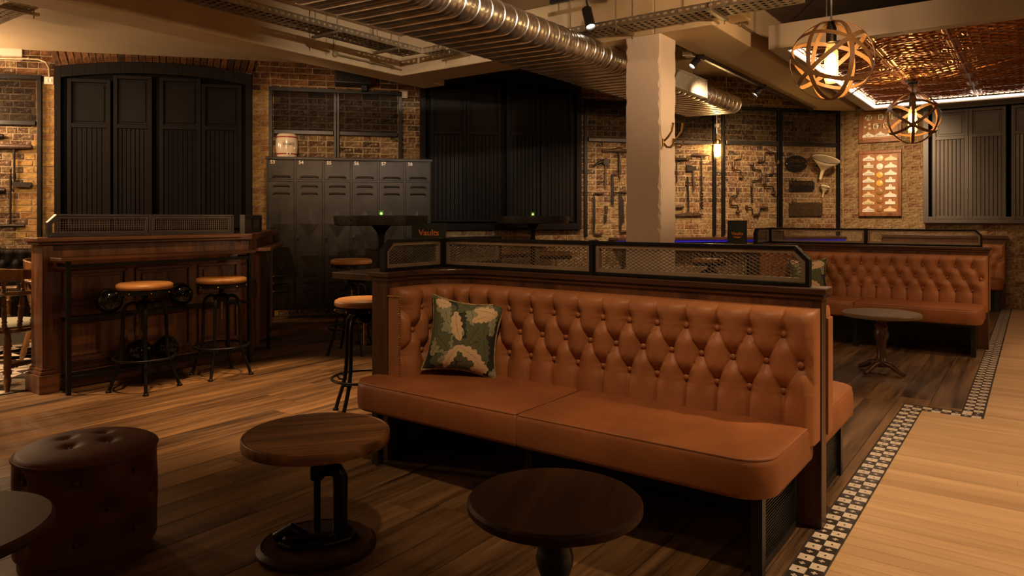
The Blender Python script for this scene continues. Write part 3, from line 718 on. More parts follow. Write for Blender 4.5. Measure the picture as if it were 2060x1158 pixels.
def d3(t, L, y):
    text('SCHOFIELDS', .085, M['relief'], t, (L(1618,420.5)[0], y, L(1618,420.5)[1]), ext=.003, sx=.92)
    c = L(1618, 420.5); hw = L(1645, 420.5)[0]-c[0]; hh = c[1]-L(1618, 431)[1]
    pts = [(c[0]+hw*cos(a)*(1-.12*abs(sin(2*a))), y, c[1]+hh*sin(a)*(1-.12*abs(sin(2*a)))) for a in [2*pi*i/40 for i in range(40)]]
    MB().tube(pts, .004, 5, True).build('raised_border', M['relief'], t)
    for p in ((1587,409),(1649,409),(1587,432.5),(1649,432.5)): MB().ball((L(*p)[0], y, L(*p)[1]), .008, 8, 5).build('screw', M['brass'], t)
plaque('wide bronze cast plaque lowest of three', [(1585,407),(1651.4,407),(1651.4,434.4),(1585,434.4)], 'plaquebrown', .02, d3)
# ---- funnels
def funnel(label, px, py, tip, r, rs):
    t, L = wthing(BW, 'funnel', label, 'funnel', px, py, .24 if r > .1 else .1)
    tl = L(*tip); h = -tl[1]; ax = Vector((tl[0], .10 if r > .1 else .04, tl[1])).normalized(); up = -ax
    up = Vector((0.0, -.42, .9)).normalized()
    pr = [(r, 0), (r+.006, .004), (r+.006, .010), (r-.006, .006), (r*.55, -h*.25), (rs*1.4, -h*.52), (rs, -h*.6), (rs*.7, -h), (rs*.85, -h), (rs*1.2, -h*.6), (rs*1.7, -h*.52), (r*.6, -h*.25), (r, -.004), (r, 0)]
    MB().lathe(pr, 28, (0,0,0), up).build('cone', M['enamel'], t, smooth=50)
    MB().tube([up*.006+Matrix.Rotation(a, 3, 'Z') @ Vector((0,0,0))+(Vector((0,0,1)).rotation_difference(up).to_matrix() @ Vector(((r+.003)*cos(a), (r+.003)*sin(a), 0))) for a in [2*pi*i/28 for i in range(28)]], .005, 6, True).build('rim', M['iron'], t, smooth=60)
    MB().tube([(0, .02, -h*.3), (0, .12 if r > .1 else .05, -h*.28), (0, .23 if r > .1 else .09, -h*.25)], .01, 6).build('bracket', M['iron'], t)
funnel('large cream enamel funnel beside the oval plaque', 1661.7, 320.4, (1660, 363), .20, .022)
funnel('small enamel funnel below the large one', 1660.4, 375.7, (1663, 398), .07, .01)
# ---- wooden sign boards
def board(label, px0, px1, py0, py1, fill):
    t, L = wthing(RW, 'sign_board', label, 'sign board', (px0+px1)/2, (py0+py1)/2, 0.)
    a = L(px0, (py0+py1)/2)[0]; b = L(px1, (py0+py1)/2)[0]; zt = L((px0+px1)/2, py0)[1]; zb = L((px0+px1)/2, py1)[1]
    MB().box(a, b, -.045, -.022, zb, zt).build('panel', M['boardwood'], t)
    for q in ((a, b, zb, zb+.05), (a, b, zt-.05, zt), (a, a+.05, zb+.05, zt-.05), (b-.05, b, zb+.05, zt-.05)):
        MB().box(q[0], q[1], -.066, -.022, q[2], q[3]).build('frame_side', M['boardframe'], t, bevel=.006)
    fill(t, L, -.0455); return t
def arrow_tag(w, h, slope=True):
    if slope: p = [(-w,-h),(w,-h),(w,-h*.25),(w*.25,h*.45),(w*.14,h),(-w*.14,h),(-w*.25,h*.45),(-w,-h*.25)]
    else: p = [(-w*.82,-h),(w*.82,-h),(w*.82,h*.05),(w*.3,h*.15),(w*.2,h),(-w*.2,h),(-w*.3,h*.15),(-w*.82,h*.05)]
    return p
PXM = RW.sz(1772, 400)[0]; PXS = (RW.sz(1782, 400)[0]-PXM)/10
def put_tag(t, L, y, px, py, m, slope, txt=None, wpx=12.2):
    c = L(px, py); w = wpx*PXS; h = 6*PXS
    o = MB().prism([(p[0], p[1]) for p in arrow_tag(w, h, slope)], -.012, 0).build('label_tag', M[m], t, bevel=.002, loc=(c[0], y, c[1]))
    MB().lathe([(.004,0),(.004,.003)], 8, (0,-.012,h*.62), (0,-1,0)).build('pin', M['ink'], o)
    if txt: text(txt, .034, M['ink'], o, (0, -.0122, -h*.55), ext=.0004, sx=.95)
def put_disc(t, L, y, px, py, r, m, txt=None, size=.09):
    c = L(px, py); o = MB().lathe([(r*PXS, 0), (r*PXS, .012), (r*PXS*.9, .015)], 24, (0,0,0), (0,-1,0)).build('round_tag', M[m], t, smooth=40, loc=(c[0], y, c[1]))
    if txt: text(txt, size, M['ink'], o, (0, -.0155, -.006), ext=.0004, bold=.001)
    else: MB().lathe([(.004,0),(.004,.003)], 8, (0,-.015,r*PXS*.6), (0,-1,0)).build('pin', M['ink'], o)
def fill_low(t, L, y):
    words = ['SHERRY', 'BURGUNDY', 'CHABLIS', 'CLARET', 'MARSALA', 'MADEIRA', 'MOSELLE', 'SAUTERNE']
    for k in range(8):
        put_tag(t, L, y, 1749-.15*k, 318.3+14.6*k, 'tagcream' if k in (5, 6) else 'tagwhite', k != 1, words[k])
        put_tag(t, L, y, 1793.3-.25*k, 317.6+14.65*k, 'tagcream' if k in (0, 7) else 'tagwhite', k not in (3, 4, 6))
    for k in range(7): put_disc(t, L, y, 1771.3-.15*k, 318.4+16.8*k, 7.0, ('tagcream','tagwhite','tagyellow','tagyellow','tagbrown','tagbrown','tagbrown')[k])
def fill_up(t, L, y):
    for px, py, s in ((1748.5,237.7,'78'),(1773,235.7,'183'),(1796.5,234.5,'18'),(1763,254.7,'167'),(1783,253.2,'193')): put_disc(t, L, y, px, py, 7.1, 'tagcream', s, .085)
    for px, py in ((1750.2,250.5),(1742,256.3),(1751,259)): put_disc(t, L, y, px, py, 3.1, 'tagcream')
    for px, py, s in ((1748,271.8,'RUM'),(1772.5,270.3,'CABERNET'),(1797,268.5,None)): put_tag(t, L, y, px, py, 'tagwhite', True, s, 12.0)
board('tall wooden board of enamel wine labels in three columns', 1729, 1815, 302.5, 434.5, fill_low)
board('upper wooden board of round number tags behind the hanging globe', 1729, 1815, 223, 286.5, fill_up)
# ---- small electrical fittings
def socket(label, px, py, W=BW):
    t, L = wthing(W, 'double_socket', label, 'socket', px, py)
    MB().box(-.05, .05, -.045, -.015, -.045, .045).build('plate', M['white'], t, bevel=.004)
    for x in (-.02, .02): MB().box(x-.013, x+.013, -.05, -.045, -.02, .02).build('switch', M['tagwhite'], t, bevel=.002)
    return t, L
socket('small grey double switch left of the arched shutter', 101, 163)
socket('small double switch right of the frame above the lockers', 812, 191)
t, L = wthing(BW, 'conduit_pipe', 'bent steel conduit running to the switch at the far left', 'conduit', 101, 156)
q = [L(p[0], p[1]) for p in ((-60,118),(40,118.5),(80,120.5),(95,126),(101,138),(102,157))]; MB().tube([(p[0], -.035, p[1]) for p in q], .014, 8).build('pipe', M['conduit'], t, smooth=60)
for p in ((0,118.3),(60,119)): MB().tube([(L(*p)[0]-.012, -.035, L(*p)[1]), (L(*p)[0]+.012, -.035, L(*p)[1])], .02, 8).build('clip', M['conduit'], t)
t, L = wthing(BW, 'loudspeaker', 'black loudspeaker box high above the lockers under the beam', 'speaker', 710, 160)
a = L(674, 160)[0]; b = L(745, 160)[0]; z0 = L(710, 177)[1]
MB().box(a, b, -.34, -.02, z0, z0+.42).build('cabinet', M['blackpaint'], t, bevel=.01)
MB().box(a+.02, b-.02, -.352, -.34, z0+.02, z0+.40).build('grille', M['black'], t, bevel=.004)
MB().box(-.05, .05, -.356, -.351, z0+.17, z0+.185).build('badge', M['white'], t)
MB().box(b-.12, b-.05, -.2, -.02, z0-.06, z0).build('bracket', M['black'], t)
# ---- caged bulkhead lamp on the wall
t, L = wthing(BW, 'caged_wall_lamp', 'lit caged bulkhead lamp hanging on a cord between two steel posts', 'lamp', 1443, 303, .10)
zc = L(1443, 252)[1]
MB().tube([(0,.02,zc+.35),(0,.02,zc)], .008, 8).build('cord', M['tagwhite'], t)
MB().lathe([(.001,-.03),(.03,-.026),(.036,0),(.03,.026),(.001,.03)], 16, (0,.02,zc), (0,-1,0)).build('junction_box', M['white'], t, smooth=50)
MB().tube([(0,.02,zc-.03),(0,.01,zc-.12)], .008, 8).build('cord_tail', M['tagwhite'], t)
MB().lathe([(.045,.09),(.05,.13),(.035,.165),(.001,.175)], 18).build('cap', M['brass'], t, smooth=40)
MB().lathe([(.001,-.09),(.028,-.08),(.042,-.04),(.044,.03),(.04,.09),(.001,.09)], 18).build('bulb', M['bulb'], t, smooth=50)
for k in range(6):
    a = pi*k/3; MB().tube([(.054*cos(a),.054*sin(a),.10),(.058*cos(a),.058*sin(a),.0),(.048*cos(a),.048*sin(a),-.07),(0,0,-.115)], .0035, 5).build('cage_wire', M['brass'], t, smooth=60)
for z, r in ((.03,.058),(-.045,.056)): MB().tube([(r*cos(a),r*sin(a),z) for a in [2*pi*i/20 for i in range(20)]], .0035, 5, True).build('cage_ring', M['brass'], t, smooth=60)

# ================================================================== BOOTHS
def inset(poly, d):
    n = len(poly); out = []
    ar = sum(poly[i][0]*poly[(i+1) % n][1]-poly[(i+1) % n][0]*poly[i][1] for i in range(n)); sg = 1 if ar > 0 else -1
    L = []
    for i in range(n):
        a, b = Vector(poly[i]), Vector(poly[(i+1) % n]); t = (b-a).normalized(); nn = Vector((-t.y, t.x))*sg; L.append((a+nn*d, t))
    for i in range(n):
        p, t = L[i-1]; q, u = L[i]; cr = t.x*u.y-t.y*u.x
        k = ((q.x-p.x)*u.y-(q.y-p.y)*u.x)/cr if abs(cr) > 1e-9 else 0
        out.append((p.x+t.x*k, p.y+t.y*k) if abs(cr) > 1e-9 else (q.x, q.y))
    return out
def clip(poly, a, b):
    n = len(poly); t0, t1 = 0., 1.; dx, dy = b[0]-a[0], b[1]-a[1]
    for i in range(n):
        p, q = poly[i], poly[(i+1) % n]; ex, ey = q[0]-p[0], q[1]-p[1]
        num = ex*(a[1]-p[1])-ey*(a[0]-p[0]); den = -(ex*dy-ey*dx)
        if abs(den) < 1e-12:
            if num < 0: return None
            continue
        t = num/den
        if den > 0: t1 = min(t1, t)
        else: t0 = max(t0, t)
    if t1-t0 < 1e-4: return None
    return ((a[0]+dx*t0, a[1]+dy*t0), (a[0]+dx*t1, a[1]+dy*t1))
def ring(mb, p, q, y0, y1):
    n = len(p)
    for i in range(n): j = (i+1) % n; mb.prism([p[i], p[j], q[j], q[i]], y0, y1)
    return mb
def screen(parent, p0, p1, z0, h, c0=0., c1=0., square=False):
    L = math.hypot(p1[0]-p0[0], p1[1]-p0[1]); rz = math.atan2(p1[1]-p0[1], p1[0]-p0[0])
    poly = [(0,0),(L,0)]
    poly += [(L, h-c1),(L-c1, h)] if c1 else [(L, h)]
    poly += [(c0, h),(0, h-c0)] if c0 else [(0, h)]
    kw = dict(loc=(p0[0], p0[1], z0), rz=rz)
    a = inset(poly, .016); b = inset(poly, .034)
    fr = ring(MB(), poly, a, -.022, .022).build('screen_frame', M['screenframe' if square else 'black'], parent, bevel=.0025, **kw)
    ring(MB(), a, b, -.014, .014).build('inner_frame', M['screenframe' if square else 'innerframe'], parent, bevel=.001, **kw)
    mb = MB(); r = 0
    if square:
        k = .018; x = k
        while x < L:
            s = clip(b, (x, -1), (x, 2)); x += k
            if s: mb.bar((s[0][0], 0, s[0][1]), (s[1][0], 0, s[1][1]), .0022, .0022)
        z = k
        while z < h:
            s = clip(b, (-1, z), (L+1, z)); z += k
            if s: mb.bar((s[0][0], 0, s[0][1]), (s[1][0], 0, s[1][1]), .0022, .0022)
    else:
        w_, h_ = .0285, .0155; sl = h_/w_; x = -2*h/sl
        while x < L+2*h/sl:
            for sg in (1, -1):
                s = clip(b, (x, 0 if sg > 0 else h), (x+h/sl, h if sg > 0 else 0))
                if s: mb.bar((s[0][0], 0, s[0][1]), (s[1][0], 0, s[1][1]), .0024, .0042, up=(0,1,0))
            x += w_
    mb.build('wire_mesh' if square else 'expanded_mesh', M['wire' if square else 'mesh'], parent, kind='stuff', **kw)
    return fr
LX = -2.0                                    # inner face of the return wall, booth coordinates
FR = .27                                     # radius of the rounded inside corner
def fillet(x0, y0, sy, R, n=10):
    return [(x0, y0)]+[(x0+R+R*cos(a), y0-sy*R+sy*R*sin(a)) for a in [pi-(pi/2)*i/n for i in range(n+1)]]
def partition(bx, by, label, ledge_label):
    t = thing('booth_partition', label, 'partition', (bx, by, 0))
    MB().box(-2.12, 0, 0, .08, 0, .94).build('panel', M['walnut'], t, bevel=.004)
    MB().box(-2.12, LX, -.45, -.0005, 0, .94).build('return_panel', M['walnut'], t, bevel=.004)
    MB().box(-2.12, LX, .0805, .62, 0, .94).build('return_panel', M['walnut'], t, bevel=.004)
    MB().plan(fillet(LX, 0, 1, FR)[::-1], .3, .939).build('corner_panel', M['walnut'], t)
    f = fillet(LX+.02, -.02, 1, FR)
    pl = [(-2.14,-.47),(LX+.02,-.47)]+f[1:]+[(.02,-.02),(.02,.10),(LX+.02,.10),(LX+.02,.64),(-2.14,.64)]
    MB().plan(pl, .94, .967).build('ledge', M['walnut_x'], t, bevel=.005)
    pl2 = [(-2.13,-.46),(LX+.01,-.46)]+fillet(LX+.01, -.01, 1, FR)[1:]+[(.01,-.01),(.01,.09),(LX+.01,.09),(LX+.01,.63),(-2.13,.63)]
    MB().plan(pl2, .92, .9395).build('ledge_moulding', M['walnut_x'], t, bevel=.004)
    zs, h = .968, .166
    screen(t, (LX-.03, .03), (-1.06, .03), zs, h)
    screen(t, (-1.058, .03), (-.05, .03), zs, h, 0, .055)
    screen(t, (LX-.05, -.44), (LX-.05, .008), zs, h, .055, 0)
    screen(t, (LX-.05, .054), (LX-.05, .56), zs, h)
    MB().box(-1.07, -1.05, .0, .06, zs, zs+h+.004).build('screen_post', M['black'], t)
    MB().box(-.045, -.0, -.0, .08, .0, .001).build('floor_plate', M['black'], t)
    # side bar ledge on steel legs
    MB().box(-2.5, -2.142, -.40, .58, .908, .944).build('side_ledge', M['walnut_y'], t, bevel=.004, label=ledge_label)
    for y in (.54,):
        MB().box(-2.46, -2.43, y-.015, y+.015, 0, .907).build('ledge_leg', M['black'], t)
    MB().box(-2.46, -2.43, -.345, .525, .88, .905).build('ledge_rail', M['black'], t)
    return t
def sofa(bx, by, sy, label, ret=True, name='booth_sofa', L=2.0, leather='leather', seat='leather_seat', rz=0., z0=0., depth=.63, ds=.0105):
    """sy=1: sitter faces -y; sy=-1: mirrored behind the partition"""
    t = thing(name, label, 'sofa', (bx, by, z0), rz)
    Y = (lambda y: y) if sy > 0 else (lambda y: .08-y)
    # path of the backing line (x,y) with normal pointing to the sitter
    path = []
    if ret:
        n0 = 14; a0 = -.44
        for i in range(n0): path.append((LX, a0+(a0*-1-FR)*i/n0, 1., 0.))
        for i in range(13):
            a = pi-(pi/2)*i/12; path.append((LX+FR+FR*cos(a), -FR+FR*sin(a), -cos(a), -sin(a)))
        x0 = LX+FR
    else: path.append((-L, 0, 0., -1.)); x0 = -L
    m = 120
    for i in range(1, m+1): path.append((x0+(-.005-x0)*i/m, 0, 0., -1.))
    S_ = [0.]
    for i in range(1, len(path)): S_.append(S_[-1]+math.hypot(path[i][0]-path[i-1][0], path[i][1]-path[i-1][1]))
    Lt = S_[-1]
    def at(s):
        s = min(max(s, 0), Lt)
        import bisect
        i = min(max(bisect.bisect_right(S_, s)-1, 0), len(path)-2); k = (s-S_[i])/(S_[i+1]-S_[i])
        return [path[i][q]+(path[i+1][q]-path[i][q])*k for q in range(4)]
    P, RZ, ZT = .1367, .1122, .782
    def tuft(s, z):
        u = (Lt-s-.118)/P; v = (z-ZT)/RZ
        edge = min(1, max(0, (s-.0)/.07))*min(1, max(0, (Lt-s)/.045))
        umin = -.02; umax = (Lt-.09)/P-.2
        if v > 0: c = abs(sin(pi*u)); c2 = 1.; fade = max(0., 1-.35*v)
        elif v < -2: c = abs(sin(pi*u)); c2 = 1.; fade = 1.
        else: c = abs(sin(pi*(u+v/2))); c2 = abs(sin(pi*(u-v/2))); fade = 1.
        if u < -.04 or u > umax+.04:
            uu = -u if u < 0 else u-umax; q = max(0, 1-uu*2.2)
            cc = 1-(1-min(c, c2))*q
        else: cc = min(c, c2)
        pil = cc**.24
        h = .017*(pil-1)*fade*(1.6 if v > .12 or v < -2.12 else 1.)
        best = 9
        for k in (0, 1, 2):
            uu = u if k != 1 else u-.5
            ru = round(uu); bu = ru if k != 1 else ru+.5
            if bu < -.6 or bu > umax+.1: continue
            best = min(best, ((u-bu)*P)**2+((v+k)*RZ)**2)
        h -= .020*math.exp(-best/.0012)+.007*math.exp(-best/.0042)
        dome = .012*(max(0., c*c2)**.5 if -2 <= v <= 0 else c**.6)*fade
        return h+dome, edge
    T_ = .115
    prof = []
    nz = int(.475/ds*1.15); zb, zt = .36, .835
    for j in range(nz+1): prof.append((zb+(zt-zb)*j/nz, None))
    ns = int(Lt/ds); vs = []; fs = []
    top = [(.853, .97), (.868, .88), (.879, .72), (.885, .5), (.886, .25), (.886, .02)]
    rows = nz+1+len(top)
    def colm(s, cap=None):
        x, y, nx, ny = at(s); out = []
        for j in range(nz+1):
            z = prof[j][0]; h, e = tuft(s, z); o = T_+h-(1-e)**2*.03
            out.append((x+nx*o, Y(y+ny*o), z))
        hz, e = tuft(s, .835)
        for z, k in top:
            h, e = tuft(s, .835+(z-.835)*.5); o = (T_+h*k-(1-e)**2*.03)*k; out.append((x+nx*o, Y(y+ny*o), z+(.004*k if k > .3 else 0)+h*.2*k))
        if cap is not None: out = [(x+nx*.002, Y(y+ny*.002), p[2]) for p in out]
        return out
    cols = [colm(0, 1)]+[colm(Lt*i/ns) for i in range(ns+1)]+[colm(Lt, 1)]
    for c in cols: vs += c
    for i in range(len(cols)-1):
        for j in range(rows-1):
            f = (i*rows+j, (i+1)*rows+j, (i+1)*rows+j+1, i*rows+j+1); fs.append(f if sy > 0 else f[::-1])
    back = MB().add(vs, fs).build('tufted_back', M[leather], t, smooth=75)
    bt = MB().lathe([(.0001,-.009),(.009,-.007),(.0138,0),(.0115,.006),(.006,.0092),(.0001,.010)], 12).mesh('button', M[leather], 60)
    for k in (0, 1, 2):
        i = 0
        while True:
            bu = (i if k != 1 else i-.5); i += 1
            s = Lt-.118-bu*P
            if s < .07: break
            if s > Lt-.03: continue
            x, y, nx, ny = at(s); z = ZT-k*RZ; h, e = tuft(s, z); o = T_+h+.014
            inst('button', bt, back, (x+nx*o, Y(y+ny*o), z), (pi/2, 0, math.atan2(ny*sy, nx)+pi/2))
    # leather folds along the creases
    if ds < .008:
        mb = MB()
        def fold(s0, z0_, s1, z1_):
            n = 12; pts = []
            for i in range(n+1):
                k = i/n; s = s0+(s1-s0)*k; z = z0_+(z1_-z0_)*k
                if s < .05 or s > Lt-.03: return
                x, y, nx, ny = at(s); h, e = tuft(s, z); o = T_+h+.0018; pts.append((x+nx*o, Y(y+ny*o), z))
            mb.tube(pts, .0027, 5)
        i = 0
        while Lt-.118-i*P > .05:
            s = Lt-.118-i*P
            fold(s, ZT, s, .832); fold(s, ZT-2*RZ, s, .45)
            for d in (-.5, .5): fold(s, ZT, s+d*P, ZT-RZ); fold(s, ZT-2*RZ, s+d*P, ZT-RZ)
            i += 1
        mb.build('pleat_folds', M[leather], back, smooth=60, kind='stuff')
    # plain border at both ends and the nail-head row
    for s, sg in ((0., -1), (Lt, 1)):
        x, y, nx, ny = at(s); mb = MB()
        a = (x+nx*.004, y+ny*.004); b = (x+nx*(T_-.030), y+ny*(T_-.030)); tx, ty = -ny*sg, nx*sg
        if not ret and sg < 0: tx, ty = -1, 0
        if sg > 0: tx, ty = 1, 0
        elif ret: tx, ty = 0, -1
        if sg > 0 and sy > 0: continue
        q = [(a[0], Y(a[1])), (b[0], Y(b[1])), (b[0]+tx*.012, Y(b[1]+ty*.012)), (a[0]+tx*.012, Y(a[1]+ty*.012))]
        MB().plan(q, .36, .838).build('end_panel', M[leather], t, bevel=.004)
    nail = MB().ball((0,0,0), .0045, 8, 5).mesh('nail_head', M['brass'], 60)
    if ret:
        mb = MB()
        for i in range(16): mb.ball((LX+.006+.080*i/15, Y(-.455), .846), .0045, 8, 5)
        for i in range(34): mb.ball((LX+T_-.028, Y(-.455), .845-.012*i), .0042, 8, 5)
        mb.build('nail_heads', M['brass'], t, smooth=60, kind='stuff')
    else: pass
    # seat cushions
    xl = LX-.10 if ret else -L; cut = -1.055 if ret else -L*.5
    def rrect(x0, x1, y0, y1, rr):
        pts = []
        for cx, cy, r, a0 in ((x1-rr[1], y0+rr[1], rr[1], -pi/2), (x1-.01, y1-.01, .01, 0), (x0+.01, y1-.01, .01, pi/2), (x0+rr[0], y0+rr[0], rr[0], pi)):
            n = 9 if r > .02 else 3
            for i in range(n+1): a = a0+(pi/2)*i/n; pts.append((cx+r*cos(a), cy+r*sin(a)))
        return pts
    for x0, x1, rr in ((xl, cut-.001, (.12, .008)), (cut+.001, -.02, (.008, .12))):
        base = rrect(x0, x1, -depth, -.05, rr); base = [(p[0], p[1]) for p in base]
        rings = [(.012,.292),(.002,.298),(0,.31),(-.002,.36),(0,.405),(.004,.42),(.013,.430),(.03,.4345),(.09,.4385),(.16,.440)]
        vs = []; fs = []; n = len(base)
        for d, z in rings:
            for p in [(q[0]+(((x0+x1)/2-q[0])*d/((x1-x0)/2)), q[1]+((-(depth+.05)/2-q[1])*d/((depth-.05)/2))) for q in base]:
                vs.append((p[0], Y(p[1]), z))
        for j in range(len(rings)-1):
            for i in range(n): f = (j*n+i, j*n+(i+1) % n, (j+1)*n+(i+1) % n, (j+1)*n+i); fs.append(f if sy > 0 else f[::-1])
        f = tuple((len(rings)-1)*n+i for i in range(n)); fs.append(f if sy > 0 else f[::-1])
        c = MB().add(vs, fs).build('seat_cushion', M[seat], t, smooth=50)
        MB().tube([(q[0]+(((x0+x1)/2-q[0])*.008/((x1-x0)/2)), Y(q[1]+((-(depth+.05)/2-q[1])*.008/((depth-.05)/2))), .426) for q in base], .0042, 6, True).build('piping', M[leather], c, smooth=60)
    # dark base: legs, apron, louvred side
    lg = MB
    for x in (xl+.10, cut, -.09):
        MB().box(x-.02, x+.02, min(Y(-depth+.13), Y(-depth+.09)), max(Y(-depth+.13), Y(-depth+.09)), 0, .290).build('leg', M['blackpaint'], t)
    a, b = sorted((Y(-depth+.095), Y(-depth+.125))); MB().box(xl+.12, -.11, a, b, .262, .290).build('front_rail', M['blackpaint'], t)
    a, b = sorted((Y(-.02), Y(-.05))); MB().box(xl+.12, -.09, a, b, .0, .34).build('rear_plinth', M['blackpaint'], t)
    a, b = sorted((Y(-.05), Y(-depth+.13)))
    sv = MB().box(-.095, -.085, a, b, .0, .03).build('side_frame', M['blackpaint'], t); MB().box(-.095, -.085, a, b, .262, .29).build('side_frame', M['blackpaint'], t)
    mb = MB()
    for i in range(20): z = .036+.0112*i; mb.box(-.093, -.087, a, b, z, z+.005)
    mb.build('side_louvres', M['black'], sv, kind='stuff')
    return t
B1 = (-.69, 3.03); B2 = (-.36, 8.10)
partition(*B1, 'walnut booth partition with mesh screens right behind the front sofa', 'narrow side ledge')
partition(*B2, 'walnut booth partition with mesh screens behind the far right sofa', 'narrow side ledge')
sofa(*B1, 1, 'large tan button-tufted leather booth sofa in the foreground', ds=.0055)
sofa(*B1, -1, 'tan leather booth sofa hidden behind the foreground one, only its end showing', depth=.74)
sofa(*B2, 1, 'tan button-tufted leather booth sofa in the second booth on the right')
sofa(*B2, -1, 'tan leather booth sofa facing away behind the second booth screen', depth=.70)
# far wall bench with its capping rail
bt = sofa(-.33, 11.80, 1, 'tan tufted leather bench against the far right wall, only its end showing', ret=False, name='wall_bench', L=1.5, depth=.5)
t = thing('bench_backboard', 'dark wooden capped backboard behind the far wall bench', 'backboard', (-.33, 11.80, 0))
MB().box(-1.5, 0, .003, .045, 0, .955).build('panel', M['walnut'], t); MB().box(-1.52, .02, -.03, .05, .9555, 1.0).build('cap', M['walnut_x'], t, bevel=.005)
# dark bench along the back wall at the far left
s = BW.sz(95, 500)[0]; p = BW.P(s, .1, 0)
sofa(p.x, p.y, 1, 'black tufted leather bench against the brick wall at the far left', ret=False, name='wall_bench', L=2.6, leather='leather_dark', seat='leather_dark', rz=BW.rot, depth=.5)
# ---- left booth partition (its front faces +X), frame: local x = world Y, local -y = world +X
LP = thing('booth_partition', 'panelled dark oak booth wall with a wire screen at the left', 'partition', (-5.75, 2.10, 0), pi/2)
MB().box(.071, 1.60, -.04, .09, 0, 1.05).build('panel', M['boothoak'], LP)
MB().box(-.0, .07, -.075, .12, .0, 1.052).build('end_post', M['boothoak'], LP, bevel=.004)
MB().box(-.03, .10, -.105, .15, 0, .13).box(-.018, .088, -.092, .138, .13, .155).box(-.01, .08, -.084, .13, .155, .175).build('post_base', M['boothoak_x'], LP, bevel=.005)
MB().box(.10, 1.60, -.06, -.04, 0, .12).build('skirting', M['boothoak_x'], LP, bevel=.004)
dret = Vector((BW.n[0]*-1, BW.n[1]*-1)); e0 = Vector((-5.70, 3.70)); RL = 2.15
MB().box(-.04, 1.63, -.10, .14, 1.075, 1.105).build('ledge', M['boothoak_x'], LP, bevel=.005)
MB().box(-.025, 1.62, -.085, .125, 1.052, 1.0745).build('ledge_moulding', M['boothoak_x'], LP, bevel=.006)
for x0, x1 in ((.14, .60), (.66, 1.12), (1.18, 1.56)):
    for z0, z1 in ((.60, .86), (.18, .52)):
        m = MB(); p = [(x0, z0), (x1, z0), (x1, z1), (x0, z1)]; ring(m, p, inset(p, .028), -.058, -.0395)
        m.build('panel_moulding', M['boothoak_x'], LP, bevel=.005)
        MB().box(x0+.05, x1-.05, -.05, -.0395, z0+.05, z1-.05).build('raised_panel', M['boothoak'], LP, bevel=.006)
screen(LP, (.035, -.05), (.77, -.05), 1.106, .168, .06, 0, True)
screen(LP, (.772, -.05), (1.50, -.05), 1.106, .168, 0, 0, True)
# oblique return that runs back to the brick wall
rt = thing('booth_partition', 'oblique dark return of the left booth wall beside the lockers', 'partition', (e0.x, e0.y, 0), BW.rot+pi/2)
MB().box(.0, RL, -.05, .05, 0, 1.05).build('panel', M['boothoak'], rt)
MB().box(-.06, RL, -.09, .09, 1.052, 1.104).build('ledge', M['boothoak_x'], rt, bevel=.005)
MB().box(.35, 1.9, -.20, -.051, .93, .962).build('side_ledge', M['boothoak_x'], rt, bevel=.004)
MB().box(.40, .43, -.19, -.16, 0, .929).build('ledge_leg', M['black'], rt)
screen(rt, (-.02, 0), (.62, 0), 1.105, .168, 0, 0, True); screen(rt, (.622, 0), (1.3, 0), 1.105, .168, 0, 0, True)
# bar counter on steel legs
bc = thing('bar_counter', 'narrow oak bar counter on a black steel frame against the left booth wall', 'counter', (-5.75, 2.10, 0), pi/2)
MB().box(.03, 1.56, -.31, -.108, .943, .967).build('top', M['boothoak_x'], bc, bevel=.004)
for x in (.09, 1.52):
    MB().box(x-.014, x+.014, -.285, -.257, 0, .942).build('leg', M['black'], bc, bevel=.002)
    MB().box(x-.012, x+.012, -.256, -.112, .9, .925).build('side_rail', M['black'], bc)
for z in (.905, .525, .115):
    MB().box(.105, 1.505, -.283, -.261, z-.012, z+.012).build('rail', M['black'], bc, bevel=.002)
for z in (.525, .115):
    for y in (-.225, -.165, -.115): MB().box(.105, 1.505, y-.008, y+.008, z-.008, z+.008).build('shelf_bar', M['black'], bc)
    for x in (.12, .8, 1.49): MB().box(x-.008, x+.008, -.26, -.107, z-.018, z-.0085).build('shelf_bearer', M['black'], bc)
bl = MB().lathe([(max(1e-5, .095*sin(pi*j/24)), -.095*cos(pi*j/24)) for j in range(25)], 36).mesh('ball', M['ballblack'], 60)
for x, z, lab in ((.40, .63, 'glossy black ball on the upper bar shelf behind the left stool'), (.95, .63, 'glossy black ball on the upper bar shelf between the two stools'),
                  (.62, .22, 'glossy black ball on the lower bar shelf, left one'), (.83, .22, 'glossy black ball on the lower bar shelf, right one')):
    o = bpy.data.objects.new('ball', bl); COL.objects.link(o); o.location = (-5.75+.19, 2.10+x, z); tag(o, lab, 'ball', 'glossy black balls on the bar shelves')

